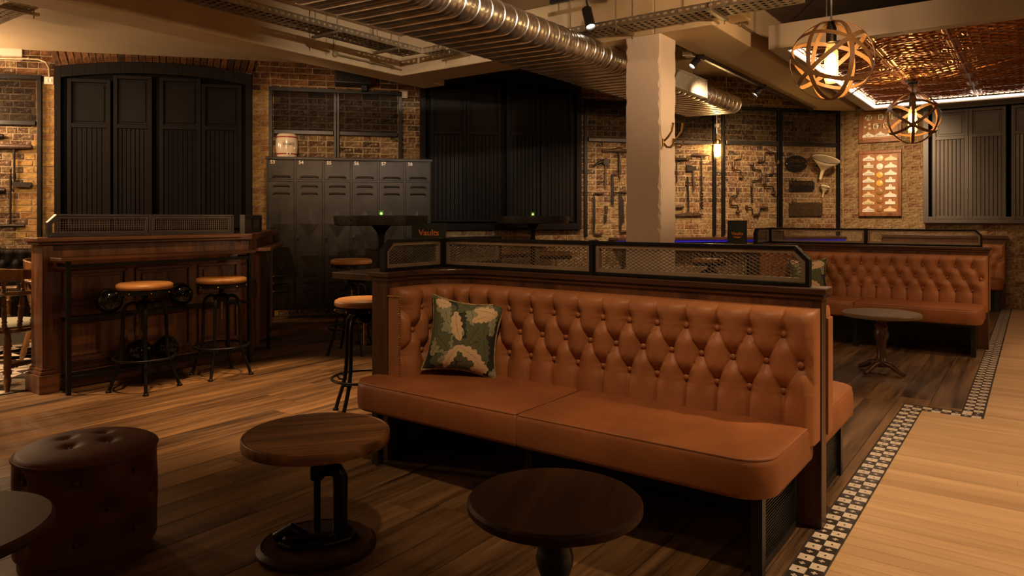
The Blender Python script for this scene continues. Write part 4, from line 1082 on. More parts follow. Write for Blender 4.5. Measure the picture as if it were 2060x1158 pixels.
# ================================================================== LOOSE FURNITURE
# ---- bar stools
def make_stool(h, legs_rot=pi/4):
    t = thing('bar_stool', '', 'bar stool'); R = .19
    MB().lathe([(.001,h-.045),(R-.012,h-.045),(R-.002,h-.038),(R,h-.022),(R-.004,h-.008),(R-.02,h),(.001,h+.002)], 40).build('seat', M['seatwood'], t, smooth=50)
    rim = MB().lathe([(.02,h-.05),(R-.012,h-.0505),(R-.006,h-.05),(R-.006,h-.078),(R-.012,h-.078),(R-.012,h-.055),(.02,h-.055)], 40).build('seat_rim', M['black'], t, smooth=40)
    rv = MB().ball((0,0,0), .006, 8, 5).mesh('rivet', M['brass'], 60)
    for k in range(8): a = 2*pi*k/8+.2; inst('rivet', rv, rim, ((R-.004)*cos(a), (R-.004)*sin(a), h-.066))
    MB().tube([(0,0,h-.05),(0,0,.44)], .011, 12).build('screw_rod', M['brass'], t, smooth=50)
    MB().lathe([(.001,.585),(.05,.585),(.06,.60),(.06,.625),(.045,.64),(.02,.645),(.02,.68),(.012,.69)], 20).build('hub', M['black'], t, smooth=40)
    for k in range(4):
        a = legs_rot+pi/2*k; c, s = cos(a), sin(a)
        pr = [(.035,.615),(.075,.632),(.11,.622),(.132,.59),(.14,.54),(.143,.42),(.146,.30),(.155,.225),(.178,.15),(.21,.065),(.228,.012)]
        leg = MB().tube([(r*c, r*s, z) for r, z in pr], [.0125]*11, 8).build('leg', M['black'], t, smooth=60)
        MB().lathe([(.02,0),(.02,.008),(.013,.016)], 10, (.231*c, .231*s, 0)).build('foot', M['black'], leg, smooth=40)
    MB().tube([(.205*cos(a), .205*sin(a), .235) for a in [2*pi*i/48 for i in range(48)]], .009, 8, True).build('foot_ring', M['black'], t, smooth=60)
    for k in range(4):
        a = legs_rot+pi/2*k; c, s = cos(a), sin(a)
        for d in (-.03, .03): MB().tube([(.152*c-s*d*.3, .152*s+c*d*.3, .205), (.18*c-s*d, .18*s+c*d, .215), (.203*c-s*d*.8, .203*s+c*d*.8, .236)], .006, 6).build('ring_bracket', M['black'], t, smooth=60)
    return t
SA = make_stool(.775); SL = make_stool(.735, .2); SH = make_stool(.865)
def put(o, x, y, rz, label, group=None):
    o.location = (x, y, 0); o.rotation_euler = (0, 0, rz); o['label'] = label
    if group: o['group'] = group
    return o
GS = 'round-seated bar stools'
put(SA, -5.23, 2.60, .35, 'wooden-seated black bar stool at the left end of the bar counter', GS)
put(copy_tree(SA), -5.22, 3.20, -.1, 'wooden-seated black bar stool at the right end of the bar counter', GS)
put(SL, -3.44, 3.10, .0, 'low-set wooden bar stool tight beside the end of the foreground sofa', GS)
put(SH, -5.11, 4.44, .5, 'high-set wooden bar stool in front of the lockers', GS)
p = ground(1118, 512, .83); put(copy_tree(SH), p.x, p.y, .2, 'bar stool seen through the mesh screen, right of the table post', GS)
q_ = ray(1031); put(copy_tree(SH), q_[0]*8.35, q_[1]*8.35, .8, 'bar stool seen through the mesh screen, left of the table post', GS)
put(copy_tree(SA), -3.05, 8.0, .3, 'bar stool at the side ledge of the second booth', GS)
# ---- high drum tables with candles
def drum(px, d, label, clabel):
    r = ray(px); x, y = r[0]*d, r[1]*d; t = thing('high_table', label, 'table', (x, y, 0)); R = .47; h = 1.268
    MB().lathe([(.001,h),(R-.02,h),(R,h-.004),(R,h-.012),(R-.012,h-.09),(R-.03,h-.098),(.001,h-.098)], 48).build('drum_top', M['iron'], t, smooth=30)
    rv = MB().ball((0,0,0), .007, 8, 5).mesh('rivet', M['blackpaint'], 60); rim = [c for c in t.children][0]
    for k in range(40): a = 2*pi*k/40; inst('rivet', rv, rim, ((R-.004)*cos(a), (R-.004)*sin(a), h-.045))
    MB().lathe([(.03,.04),(.03,1.05),(.045,1.10),(.09,1.155),(.1,1.169)], 20).build('post', M['black'], t, smooth=40)
    MB().lathe([(.26,0),(.26,.012),(.22,.03),(.06,.05),(.04,.07)], 32).build('base', M['black'], t, smooth=40)
    c = thing('candle_glass', clabel, 'candle', (x, y, h))
    MB().lathe([(.0,.001),(.022,.001),(.026,.05),(.023,.05),(.020,.006),(.0,.006)], 16).build('glass', M['greenglass'], c, smooth=40)
    MB().lathe([(.0001,.007),(.012,.012),(.012,.028),(.0001,.036)], 10).build('flame', M['flame'], c, smooth=60)
drum(767, 7.2, 'round riveted iron high table in front of the lockers', 'lit green candle glass on the high table before the lockers')
drum(1072, 9.1, 'round riveted iron high table in front of the middle shutter', 'lit green candle glass on the high table before the middle shutter')
# ---- low tables
def top_disc(R, h, th, m, t, e=.006):
    return MB().lathe([(.001,h-th),(R-e,h-th),(R,h-th+e),(R,h-e),(R-e,h),(.001,h)], 72).build('top', M[m], t, smooth=35)
t = thing('low_table', 'round oak low table on a black industrial screw-jack base', 'table', (-2.19, 1.735, 0), rad(52))
R, h = .272, .44
edge = MB().lathe([(R-.001,h-.038),(R,h-.036),(R,h-.004),(R-.003,h),(R-.010,h+.0006),(R-.012,h-.002),(R-.012,h-.038)], 72).build('edge_band', M['tabletop'], t, smooth=40)
n = 5; wd = 2*(R-.012)/n
for i in range(n):
    y0 = -(R-.012)+wd*i+.0005; y1 = y0+wd-.001; q = []
    rr = R-.0125
    ys = [y0+(y1-y0)*k/8 for k in range(9)]
    q = [(math.sqrt(max(0, rr*rr-yy*yy)), yy) for yy in ys]+[(-math.sqrt(max(0, rr*rr-yy*yy)), yy) for yy in ys[::-1]]
    MB().plan(q, h-.036, h).build('board', M['tabletop'], t, bevel=.001)
MB().lathe([(.205,0),(.21,.006),(.21,.02),(.198,.028),(.193,.034),(.188,.03),(.001,.032)], 56, sx=1.05, sy=.95).build('wooden_plinth', M['tabledark'], t, smooth=40)
MB().lathe([(.001,.402),(.05,.402),(.05,.39),(.015,.385),(.015,.33)], 20).build('top_mount', M['black'], t, smooth=40)
MB().tube([(0,0,.39),(0,0,.03)], .0135, 14).build('screw_rod', M['black'], t, smooth=60)
MB().lathe([(.022,.26),(.027,.265),(.027,.325),(.018,.335)], 18).build('collar', M['black'], t, smooth=40)
ca = rad(-52+36)
cx, cy = cos(ca), sin(ca)
MB().tube([(.01*cx,.01*cy,.295),(.05*cx,.05*cy,.30),(.075*cx,.075*cy,.295),(.088*cx,.088*cy,.27),(.088*cx,.088*cy,.15),(.088*cx,.088*cy,.03)], [.024,.026,.028,.028,.027,.03], 10, flat=1.0).build('casting_arm', M['black'], t, smooth=50)
MB().plan([(-.14,-.03),(-.10,-.075),(.02,-.085),(.13,-.05),(.15,0),(.12,.06),(.02,.075),(-.08,.06),(-.13,.03)], .031, .05).build('base_casting', M['black'], t, bevel=.008)
MB().plan([(-.10,-.03),(.10,-.035),(.12,.02),(.03,.05),(-.09,.035)], .05, .068).build('base_casting', M['iron'], t, bevel=.008)
MB().tube([(-.04,-.02,.06),(-.09,.0,.085),(-.15,.02,.05)], [.018,.022,.02], 8).build('foot_lever', M['black'], t, smooth=50)
for a in (.3, 2.2, 3.6, 5.2): MB().lathe([(.016,.0),(.016,.012),(.008,.018)], 10, (.12*cos(a),.055*sin(a),.05)).build('bolt', M['iron'], t)
def pedestal(label, x, y, R, h, m='tabledark', foot=False, rz=0.):
    t = thing('low_table', label, 'table', (x, y, 0), rz)
    top_disc(R, h, .032, m, t, .008)
    MB().lathe([(.001,h-.05),(.10,h-.05),(.10,h-.033),(.001,h-.033)], 24).build('mount', M['blackpaint'], t)
    MB().lathe([(.055,h-.052),(.04,h-.075),(.03,h-.085),(.044,h-.10),(.05,h-.115),(.044,h-.13),(.05,h-.15),(.055,h-.17),(.053,h-.19),(.036,h-.24),(.033,.13),(.042,.115),(.05,.10),(.05,.06),(.03,.05)], 24).build('turned_post', M['blackpaint' if not foot else 'walnut'], t, smooth=40)
    for k in range(4):
        a = pi/2*k+.5; c, s = cos(a), sin(a)
        MB().tube([(.03*c,.03*s,.085),(.09*c,.09*s,.075),(.15*c,.15*s,.04),(.20*c,.20*s,.018)], [.024,.024,.02,.017], 10).build('foot', M['blackpaint' if not foot else 'walnut'], t, smooth=50)
    return t
pedestal('dark round low table right in front of the sofa on a turned black post', -1.122, 1.735, .253, .44, rz=.35)
pedestal('dark round low table cut by the bottom left corner', -2.31, .60, .27, .44, rz=1.0)
p = ground(1773, 628, .487); pedestal('round low table with a light-catching top before the second booth sofa', p.x, p.y, .29, .487, m='tablelit', foot=True, rz=.6)
# ---- ottoman
t = thing('ottoman', 'round brown leather ottoman with deep buttons at the lower left', 'ottoman', (-2.84, 1.20, 0), 0)
R = .232; H = .43
btn = []
for k in range(3):
    for i in range(7): btn.append((2*pi*(i+.5*(k % 2))/7+.35, .335-.105*k))
tb = [(.085*cos(a)+.0, .085*sin(a)) for a in (.5, 2.07, 3.64, 5.21)]
def side(u, v):
    a = 2*pi*u; z = .055+(.392-.055)*v; r = R*(1+.012*sin(pi*v))
    for ba, bz in btn:
        da = (a-ba+pi) % (2*pi)-pi; r -= .020*math.exp(-((da*R)**2+(z-bz)**2)/.0011)
        r -= .010*math.exp(-((da*R)**2)/.0003-((z-bz-.02)**2)/.0012)*.5
    return (r*cos(a), r*sin(a), z)
MB().grid(side, 160, 48).build('side_cover', M['leather_brown'], t, smooth=80)
def otop(u, v):
    a = 2*pi*u; r = R*1.004*v; z = .392+.036*math.sqrt(max(0, 1-(v**3)))+.006*(1-v)
    x, y = r*cos(a), r*sin(a)
    for bx_, by_ in tb: z -= .014*math.exp(-((x-bx_)**2+(y-by_)**2)/.0007)
    return (x, y, z)
top = MB().grid(otop, 72, 26).build('top_cushion', M['leather_brown'], t, smooth=80)
MB().tube([(R*1.006*cos(a), R*1.006*sin(a), .392) for a in [2*pi*i/72 for i in range(72)]], .005, 6, True).build('piping', M['leather_brown'], t, smooth=60)
bm = MB().ball((0,0,0), .0095, 10, 6, .7).mesh('button', M['leather_brown'], 60)
for a, z in btn: inst('button', bm, t, ((R-.012)*cos(a), (R-.012)*sin(a), z), (0, pi/2, a))
for x, y in tb: inst('button', bm, top, (x, y, .416))
MB().lathe([(R-.02,.0),(R-.014,.004),(R-.014,.05),(R-.02,.055)], 64).build('plinth', M['leather_brown'], t, smooth=40)
# ---- cushions with leaf print
def pillow(loc, rot, label, seed=1):
    t = thing('scatter_cushion', label, 'cushion', loc); t.rotation_euler = rot; A = .195
    def surf(u, v, sg):
        x, z = 2*u-1, 2*v-1
        e = (1-abs(x)**2.4)*(1-abs(z)**2.4); th = .075*max(0, e)**.55
        k = 1-.15*(1-x*x)*abs(z)**3 ; k2 = 1-.15*(1-z*z)*abs(x)**3
        return (A*x*k2, sg*th, A+A*z*k)
    MB().grid(lambda u, v: surf(u, v, -1), 36, 36).build('front', M['pillowbase'], t, smooth=80)
    MB().grid(lambda u, v: surf(1-u, v, 1), 36, 36).build('rear', M['pillowbase'], t, smooth=80)
    ed = [surf(i/24, 0, 0) for i in range(24)]+[surf(1, i/24, 0) for i in range(24)]+[surf(1-i/24, 1, 0) for i in range(24)]+[surf(0, 1-i/24, 0) for i in range(24)]
    MB().tube(ed, .006, 6, True).build('piping', M['piping'], t, smooth=60)
    # printed leaves (u,v centre of stalk), angle, length, width, curl, colour
    G, C_, K = 'leafgreen', 'leafcream', 'leafsage'
    LV = [(.08,.62,75,.34,.17,.3,G),(.16,.40,100,.34,.17,-.2,G),(.10,.20,60,.30,.17,.3,K),(.30,.66,120,.32,.17,-.4,K),(.42,.80,60,.26,.15,.3,G),(.60,.88,150,.26,.16,.2,G),
          (.60,.40,70,.36,.19,-.3,G),(.78,.48,80,.34,.17,.3,G),(.86,.20,95,.34,.16,.2,G),(.50,.16,75,.32,.2,.2,G),(.68,.12,40,.28,.16,-.3,G),(.22,.12,20,.26,.15,.2,K),(.36,.30,130,.30,.18,.3,G),
          (.54,.52,160,.32,.18,-.3,K),(.92,.60,100,.28,.13,.1,K),(.30,.90,200,.24,.16,.2,K),(.88,.90,200,.2,.15,.0,G),
          (.50,.44,118,.40,.155,-.35,C_),(.62,.70,35,.34,.14,-.5,C_),(.48,.36,-18,.40,.165,-.35,C_),(.50,.38,232,.42,.125,.35,C_),(.06,.93,-12,.24,.16,.3,C_),(.95,.82,160,.34,.16,.35,C_),(.86,.05,120,.22,.17,.4,C_),(.66,.06,5,.26,.14,.3,C_)]
    rl = random.Random(seed); LV = [(rl.random(), rl.random(), rl.uniform(0, 360), .30, .19, rl.uniform(-.4, .4), rl.choice((G, K, G))) for _ in range(34)]+LV
    for n, (cu_, cv, ang, ln, wd, curl, mk) in enumerate(LV):
        NT, NA = 22, 6; vs = []; uv = []; fs = []
        px, pv, a = cu_, cv, rad(ang)
        spine = []
        for i in range(NT+1): spine.append((px, pv, a)); px += cos(a)*ln/NT; pv += sin(a)*ln/NT; a += curl*1.2/NT
        for i, (sx, sv, sa) in enumerate(spine):
            tt = i/NT; wv = wd*.5*(sin(pi*min(1, tt*.92+.04))**.75)*(.58+.42*abs(sin(tt*pi*4.6)))*1.12
            if i == NT: wv = .002
            for j in range(NA+1):
                q = 2*j/NA-1; uu = min(1, max(0, sx-sin(sa)*wv*q+cos(sa)*abs(q)*-.0)); vv = min(1, max(0, sv+cos(sa)*wv*q))
                p = surf(uu, vv, -1); vs.append((p[0], p[1]-.0010-.00008*n, p[2])); uv.append((j/NA, tt))
        for i in range(NT):
            for j in range(NA): k = i*(NA+1)+j; fs.append((k, k+1, k+NA+2, k+NA+1))
        me = bpy.data.meshes.new('printed_leaf'); me.from_pydata(vs, [], fs); me.materials.append(M[mk]); me.shade_smooth()
        ul = me.uv_layers.new(name='UVMap')
        for lp in me.loops: ul.data[lp.index].uv = uv[lp.vertex_index]
        inst('printed_leaf', me, t)
    return t
pillow((-2.372, 2.765, .447), (rad(-12), rad(6), rad(28)), 'leaf-patterned cushion leaning in the corner of the foreground sofa')
pillow((-2.335+.33+.10, 2.735+5.07, .437), (rad(-13), rad(-3), rad(10)), 'leaf-patterned cushion on the second booth sofa, seen through the mesh screen')
# ---- menus
def menu(x, y, z, rz, label, tz=.12):
    t = thing('menu', label, 'menu', (x, y, z), rz); a = .016
    MB().box(-.105, .105, -.006-a, -.001-a, .001, .27).build('cover', M['green'], t, bevel=.001)
    o = MB().box(-.105, .105, .001, .006, .001, .27).build('cover', M['green'], t, bevel=.001)
    MB().box(-.107, -.100, -.022, .006, .001, .27).build('spine', M['green'], t, bevel=.001)
    text('Vaults', .052, M['orange'], t, (0, -.0222, tz), ext=.0003, bold=.0012)
    MB().prism([(-.05,tz-.034),(.05,tz-.034),(.03,tz-.046),(0,tz-.052),(-.03,tz-.046)], -.0224, -.0221).build('printed_emblem', M['orange'], t)
menu(-3.07, 3.30, .945, YAW-.05, 'dark green menu with orange print on the ledge left of the front booth', .208)
menu(-2.74, 8.06, .945, YAW-.35, 'dark green menu with orange print on the ledge of the second booth')
# ---- captain's chairs at the left edge
def make_chair():
    t = thing('captain_chair', '', 'chair'); h = .44
    MB().lathe([(.001,h-.04),(.20,h-.04),(.225,h-.025),(.22,h-.005),(.20,h),(.001,h-.006)], 32).build('seat', M['chairwood'], t, smooth=40)
    MB().lathe([(.001,h),(.19,h),(.20,h+.012),(.19,h+.035),(.16,h+.045),(.001,h+.047)], 32).build('seat_pad', M['cushion'], t, smooth=50)
    tr = [(0,.016),(.08,.02),(.14,.026),(.18,.019),(.22,.028),(.27,.02),(.34,.024),(.5,.026),(.62,.022),(.68,.03),(.72,.02),(.8,.026),(.9,.02),(1,.013)]
    def turned(a, b, k=1.): a, b = Vector(a), Vector(b); return MB().tube([a.lerp(b, q) for q, r in tr], [r*k for q, r in tr], 12)
    for sx, sy in ((1,1),(1,-1),(-1,1),(-1,-1)): turned((.13*sx,.13*sy,h-.035),(.20*sx,.21*sy,0)).build('leg', M['chairwood'], t, smooth=50)
    turned((.165,.17,.17),(.165,-.17,.17), .7).build('stretcher', M['chairwood'], t, smooth=50); turned((-.165,.17,.17),(-.165,-.17,.17), .7).build('stretcher', M['chairwood'], t, smooth=50)
    turned((.165,0,.17),(-.165,0,.17), .7).build('stretcher', M['chairwood'], t, smooth=50)
    arc = [(.265*cos(a), .255*sin(a)) for a in [rad(-62+304*i/24) for i in range(25)]]
    for i in range(1, 24, 2):
        x, y = arc[i]; turned((x*.78, y*.78, h-.005), (x*.98, y*.98, .685), .72).build('spindle', M['chairwood'], t, smooth=50)
    MB().tube([(x, y, .70) for x, y in arc], [.034]+[.03]*23+[.034], 10, flat=.55).build('arm_rail', M['chairwood'], t, smooth=50)
    mb = MB(); vs = []; fs = []
    for i in range(5, 20):
        x, y = arc[i]; k = sin(pi*(i-4)/16); hh_ = .052*k**.5
        for rr, zz in ((.96,.835-hh_),(1.04,.835-hh_),(1.07,.835+hh_),(.99,.835+hh_)): vs.append((x*rr, y*rr, zz))
    for i in range(14):
        for q in range(4): fs.append((i*4+q, i*4+(q+1) % 4, i*4+4+(q+1) % 4, i*4+4+q))
    fs += [(3,2,1,0), (56,57,58,59)]
    mb.add(vs, fs).build('crest', M['chairwood'], t, smooth=50, bevel=.006)
    for i in (7, 9, 11, 13, 15, 17): turned((arc[i][0], arc[i][1], .71), (arc[i][0], arc[i][1], .80), .5).build('crest_spindle', M['chairwood'], t, smooth=50)
    return t
CHR = make_chair(); put(CHR, -6.20, 2.06, rad(-152), 'captain chair with turned spindles at the left edge, nearest the booth post', 'wooden captain chairs')
put(copy_tree(CHR), -7.05, 2.75, rad(120), 'captain chair with a sage seat pad further inside the left booth', 'wooden captain chairs')
# ---- lockers
s0 = BW.sz(537, 500, .45)[0]; s1 = BW.sz(867, 500, .45)[0]; W6 = (s1-s0)/6
t = thing('locker_bank', 'bank of six dark steel lockers with stencilled numbers', 'lockers', BW.P((s0+s1)/2, 0, 0), BW.rot); hw = (s1-s0)/2
zb, ztop = .12, 1.955; D = .45
body = MB().box(-hw, hw, -D, -.12, zb, ztop).build('body', M['locker'], t, bevel=.004)
MB().box(-hw-.015, hw+.015, -D-.02, -.12, ztop, ztop+.035).build('top_plate', M['locker'], t, bevel=.004)
for x in (-hw+.04, 0, hw-.04):
    for y in (-D+.03, -.16): MB().box(x-.02, x+.02, y-.02, y+.02, 0, zb).build('foot', M['locker'], t)
zsplit = 1.70
def louvre(x, z, w, parent, y):
    def f(u, v): k = sin(pi*v); e = min(1, min(u, 1-u)*7); return (x-w/2+w*u, y-.020*k*e**.5, z+.026*v-.01*(1-e))
    MB().grid(f, 16, 5).build('louvre', M['locker'], parent, smooth=70)
for i in range(6):
    a = -hw+W6*i+.012; b = a+W6-.024; c = (a+b)/2; y = -D-.016
    up = MB().box(a, b, y, -D-.001, zsplit+.012, ztop-.012).build('upper_door', M['locker'], t, bevel=.004)
    dn = MB().box(a, b, y, -D-.001, zb+.02, zsplit-.012).build('lower_door', M['locker'], t, bevel=.004)
    text(str(53+i), .058, M['stencil'], up, (a+.055, y-.0008, ztop-.035), ext=.0004, bold=.0015)
    MB().box(c-.045, c-.032, y-.006, y, 1.85, 1.90).box(c+.032, c+.045, y-.006, y, 1.85, 1.90).box(c-.032, c+.032, y-.004, y, 1.85, 1.86).build('card_holder', M['locker'], up)
    louvre(c, 1.735, .22, up, y)
    for z in (1.62, 1.53, .52, .44, .34): louvre(c, z, .20, dn, y)
    MB().box(a-.004, b+.004, y-.006, -D-.001, zsplit-.011, zsplit+.011).build('shelf_strip', M['locker'], t)
    # pressed diamond: two raised folds
    for zc in (1.17, .78):
        dm = [(c, zc+.17), (c+.115, zc), (c, zc-.17), (c-.115, zc)]
        MB().add([(c, y-.008, zc)]+[(p[0], y-.0002, p[1]) for p in dm], [(0,2,1),(0,3,2),(0,4,3),(0,1,4)]).build('pressed_diamond', M['locker'], dn)
    lt = MB().box(a-.002, a+.035, y-.022, y, .99, 1.04).build('latch', M['iron'], dn, bevel=.003)
    MB().tube([(a+.012, y-.03, .985), (a+.012, y-.03, .955), (a+.03, y-.03, .955), (a+.03, y-.03, .985)], .004, 6, True).build('padlock_hasp', M['iron'], lt)
    MB().box(a-.02, a-.006, -D-.012, -D, zb, ztop).build('mullion', M['locker'], t)
# ---- whisky barrel
sb = BW.sz(577, 320, .25)[0]
t = thing('ceramic_barrel', 'cream ceramic whisky barrel with red bands standing on the lockers', 'barrel', BW.P(sb, .26, ztop+.036), BW.rot); R = .128
pr = [(.001,0),(.115,0),(.119,.012),(.128,.08),(.132,.14),(.130,.2),(.121,.262),(.114,.285),(.100,.296),(.001,.298)]
MB().lathe(pr, 40).build('body', M['ceramic'], t, smooth=40)
for z0, r0, r1 in ((.036,.1235,.1255),(.245,.1265,.1243)): MB().lathe([(r0-.004,z0),(r0+.0012,z0),(r1+.0012,z0+.014),(r1-.004,z0+.014)], 40).build('red_band', M['red'], t, smooth=40)
MB().lathe([(.026,0),(.026,.014),(.020,.018),(.014,.018)], 20, (.03,-.112,.04), (.1,-1,0)).build('tap_boss', M['ceramic'], t, smooth=40)
MB().lathe([(.013,0),(.013,.020),(.0001,.0205)], 16, (.03,-.112,.04), (.1,-1,0)).build('tap_hole', M['ink'], t)
text('WHISKY', .034, M['ink'], t, (.03, -.1335, .158), ext=.0008, bold=.0006)
m = MB(); p = [(-.035,.135),(.095,.135),(.095,.183),(-.035,.183)]; 
def wrap(x): return -math.sqrt(max(1e-4, .1345**2-x*x))
q = [(x, wrap(x), z) for x, z in [(-.035+.13*i/12,.135) for i in range(13)]+[(.095,.183-.0)]+[(.095-.13*i/12,.183) for i in range(13)]]
MB().tube(q, .0014, 5, True).build('label_border', M['ink'], t)

# ================================================================== CEILING SERVICES
# ---- flat oval spiral duct
t = thing('air_duct', 'wide galvanised flat-oval spiral duct running under the ceiling', 'duct', (-3.588, 0, 2.65)); RD = .117; HW = .294
def prof(k):
    pts = []
    for i in range(13): a = -pi/2+pi*i/12; pts.append((HW+RD*k*cos(a), RD+RD*k*sin(a)))
    for i in range(13): a = pi/2+pi*i/12; pts.append((-HW+RD*k*cos(a), RD+RD*k*sin(a)))
    return pts
ys = []; y = -1.5; k = 0
while y < 9.4:
    for dy, s in ((0,1.0),(.045,1.0),(.049,1.018),(.053,1.0),(.090,1.0),(.094,1.018),(.098,1.0),(.130,1.0),(.135,1.05),(.145,1.05),(.15,1.0)): ys.append((y+dy, s))
    y += .1502
vs = []; fs = []; n = 26
for yy, s in ys:
    for p in prof(s): vs.append((p[0], yy+.05*(p[0]/.46), p[1]))
m_ = len(ys)
for j in range(m_-1):
    for i in range(n): fs.append((j*n+i, (j+1)*n+i, (j+1)*n+(i+1) % n, j*n+(i+1) % n))
fs.append(tuple(range(n))); fs.append(tuple((m_-1)*n+i for i in range(n-1, -1, -1)))
MB().add(vs, fs).build('duct_body', M['galv'], t, smooth=45)
yg0 = 7.05; yg1 = 8.2
g = MB().box(HW+RD+.0, HW+RD+.035, yg0, yg1, .015, .045).box(HW+RD, HW+RD+.035, yg0, yg1, .205, .232).box(HW+RD, HW+RD+.035, yg0, yg0+.03, .045, .225).box(HW+RD, HW+RD+.035, yg1-.03, yg1, .045, .225).box(HW+.02, HW+RD+.002, yg0, yg1, .02, .245).build('grille_frame', M['grille'], t, bevel=.003)
mb = MB()
for i in range(30): y = yg0+.05+(yg1-yg0-.1)*i/29; mb.box(HW+RD+.004, HW+RD+.028, y-.004, y+.004, .046, .224)
mb.build('grille_slats', M['grille'], g, kind='stuff')
for y in (2.4, 4.0, 5.25, 8.0, 9.1):
    for x in (-HW-.1, HW+.06): MB().tube([(x, y, .20), (x, y, .685)], .006, 6).build('hanger_rod', M['tray'], t); MB().lathe([(.014,0),(.014,.03),(.008,.036)], 8, (x, y, .19)).build('hanger_clamp', M['galv'], t)
# ---- perforated cable trays
def tray(label, x0, y0, x1, y1, z, w=.26, h=.055, rods=(), zc=ZC):
    L = math.hypot(x1-x0, y1-y0); rz = math.atan2(y1-y0, x1-x0); t = thing('cable_tray', label, 'cable tray', (x0, y0, z), rz)
    for sg in (-1, 1):
        mb = MB(); y = sg*w/2
        mb.box(0, L, y-.0015, y+.0015, 0, h*.42).box(0, L, y-.0015, y+.0015, h*.78, h).box(0, L, y-.008 if sg < 0 else y-.0015, y+.0015 if sg < 0 else y+.008, h, h+.003)
        x = 0
        while x < L: mb.box(x, min(L, x+.035), y-.0015, y+.0015, h*.42, h*.78); x += .065
        mb.build('side_rail', M['tray'], t)
    mb = MB()
    for k in range(5): y = -w/2+w*k/4; mb.box(0, L, y-.012, y+.012, -.0015, .0015)
    x = 0
    while x < L: mb.box(x, x+.03, -w/2, w/2, -.002, .001); x += .065
    mb.build('perforated_base', M['tray'], t, kind='stuff')
    for k, (yy, r) in enumerate(((-.04,.012),(.0,.009),(.05,.013))):
        MB().tube([(L*i/20, yy+.012*sin(i*1.7+k), .015+r*.3+.004*cos(i*1.1+k)) for i in range(21)], r, 6).build('cable', M['blackpaint'], t, smooth=60)
    for x in rods:
        for sg in (-1, 1): MB().tube([(x, sg*(w/2+.03), -.06), (x, sg*(w/2+.03), zc-z)], .005, 6).build('hanger_rod', M['tray'], t)
        MB().box(x-.02, x+.02, -w/2-.07, w/2+.07, -.030, -.006).build('strut', M['tray'], t, bevel=.003)
    return t
tray('perforated cable tray along the left ceiling beam', -5.42, .2, -5.42, 5.56, 3.0, rods=(2.6, 4.2, 5.0))
tray('perforated cable tray crossing above the spiral duct', -5.27, 5.70, -3.95, 5.70, 3.0, rods=(.4,))
tray('perforated cable tray crossing in front of the white pillar top', -3.85, 5.70, -1.45, 5.70, 2.925, rods=(.9, 1.75))
p = ground(20, 12, 3.05) if False else None
r_ = ray(30); d_ = 1.78*1434/420
tray('short cable tray at the top left picture corner', -8.3, 2.35, -6.27, 2.35, 3.0, w=.2, rods=(1.42,), zc=3.234)
# ---- conduits on the beams
t = thing('conduit_pipe', 'steel conduit with a round box on the side of the left beam', 'conduit', (-5.88, 4.9, 2.95))
MB().tube([(0,-.02,.3),(0,-.02,.03),(0,.02,.0),(0,.3,0),(0,1.55,0),(.0,1.66,.0)], .010, 8).build('pipe', M['conduit'], t, smooth=60)
MB().lathe([(.03,0),(.03,.03),(.02,.034)], 14, (-.015,-.01,.0), (1,0,0)).build('junction_box', M['conduit'], t, smooth=40)
for y in (.5, 1.45): MB().box(-.018, .012, y-.01, y+.01, -.014, .014).build('clip', M['conduit'], t)
t = thing('conduit_pipe', 'long conduit along the side of the beam above the track lights', 'conduit', (-2.185, 5.9, 3.02))
MB().tube([(0,0,0),(0,5.9,0)], .011, 8).build('pipe', M['conduit'], t, smooth=60)
for y in (.6, 2.2, 3.8, 5.2): MB().box(-.014, .014, y-.012, y+.012, -.018, .016).build('clip', M['conduit'], t)
t = thing('conduit_pipe', 'conduit with a junction box on the ceiling beside the column', 'conduit', (-2.96, 6.37, 2.9))
MB().tube([(.0,-.02,.08),(.05,.3,.06),(.10,.52,.03)], .010, 8).build('pipe', M['conduit'], t, smooth=60)
MB().box(.06, .16, .50, .62, -.01, .05).build('junction_box', M['white'], t, bevel=.005)
# ---- track with spotlights
def head(par, p, target, power, deg=70, r=.038, L=.17):
    p = Vector(p); d = (Vector(target)-p).normalized()
    h = MB().lathe([(.001,-L*.5),(r*.9,-L*.5),(r,-L*.47),(r,L*.5),(r*.9,L*.5),(r*.86,L*.42),(.001,L*.42)], 24, p, d).build('spot_head', M['blackpaint'], par, smooth=40)
    MB().lathe([(.001,L*.425),(r*.84,L*.425),(.001,L*.43)], 20, p, d).build('lens', M['lens'], h)
    W = Vector(par.matrix_basis.translation)
    if power:
        o = spot(W+p+d*(L*.55), W+p+d*3, power, deg, .6, WARM2, .03); o.parent = par; o.matrix_parent_inverse = par.matrix_basis.inverted()
    return h
trk = thing('light_track', 'black light track under the beam with three small spotlights', 'track light', (-2.70, 6.9, 2.855))
MB().box(-.018, .018, 0, 4.35, -.018, .022).build('rail', M['blackpaint'], trk, bevel=.002)
SP = [((1402,122),(-.5,-.62,-.85)), ((1528,180),(-.6,-.35,-.8)), ((1638,224),(.5,.5,-.8))]
SPOT_AIM = []
for (px, py), aim in SP:
    r = ray(px); dd = -2.74/r[0]; y = r[1]*dd-6.9; z = zat(py, dd)-2.855
    x = -.04
    MB().tube([(0, y, -.018), (x*.5, y, z*.5), (x, y, z+.03)], .009, 8).build('stem', M['blackpaint'], trk, smooth=60)
    MB().box(-.02, .02, y-.05, y+.05, -.034, -.019).build('adapter', M['blackpaint'], trk)
    head(trk, (x, y, z), Vector((x, y, z))+Vector(aim), 0)
r = ray(1184); dd = 5.5/r[1]; zz = zat(36, dd)
sp = thing('spotlight', 'single black spotlight pointing down above the spiral duct', 'spotlight', (r[0]*dd, 5.5, zz))
head(sp, (0,0,0), Vector((.32,-.2,-.85)), 0, r=.045, L=.2)
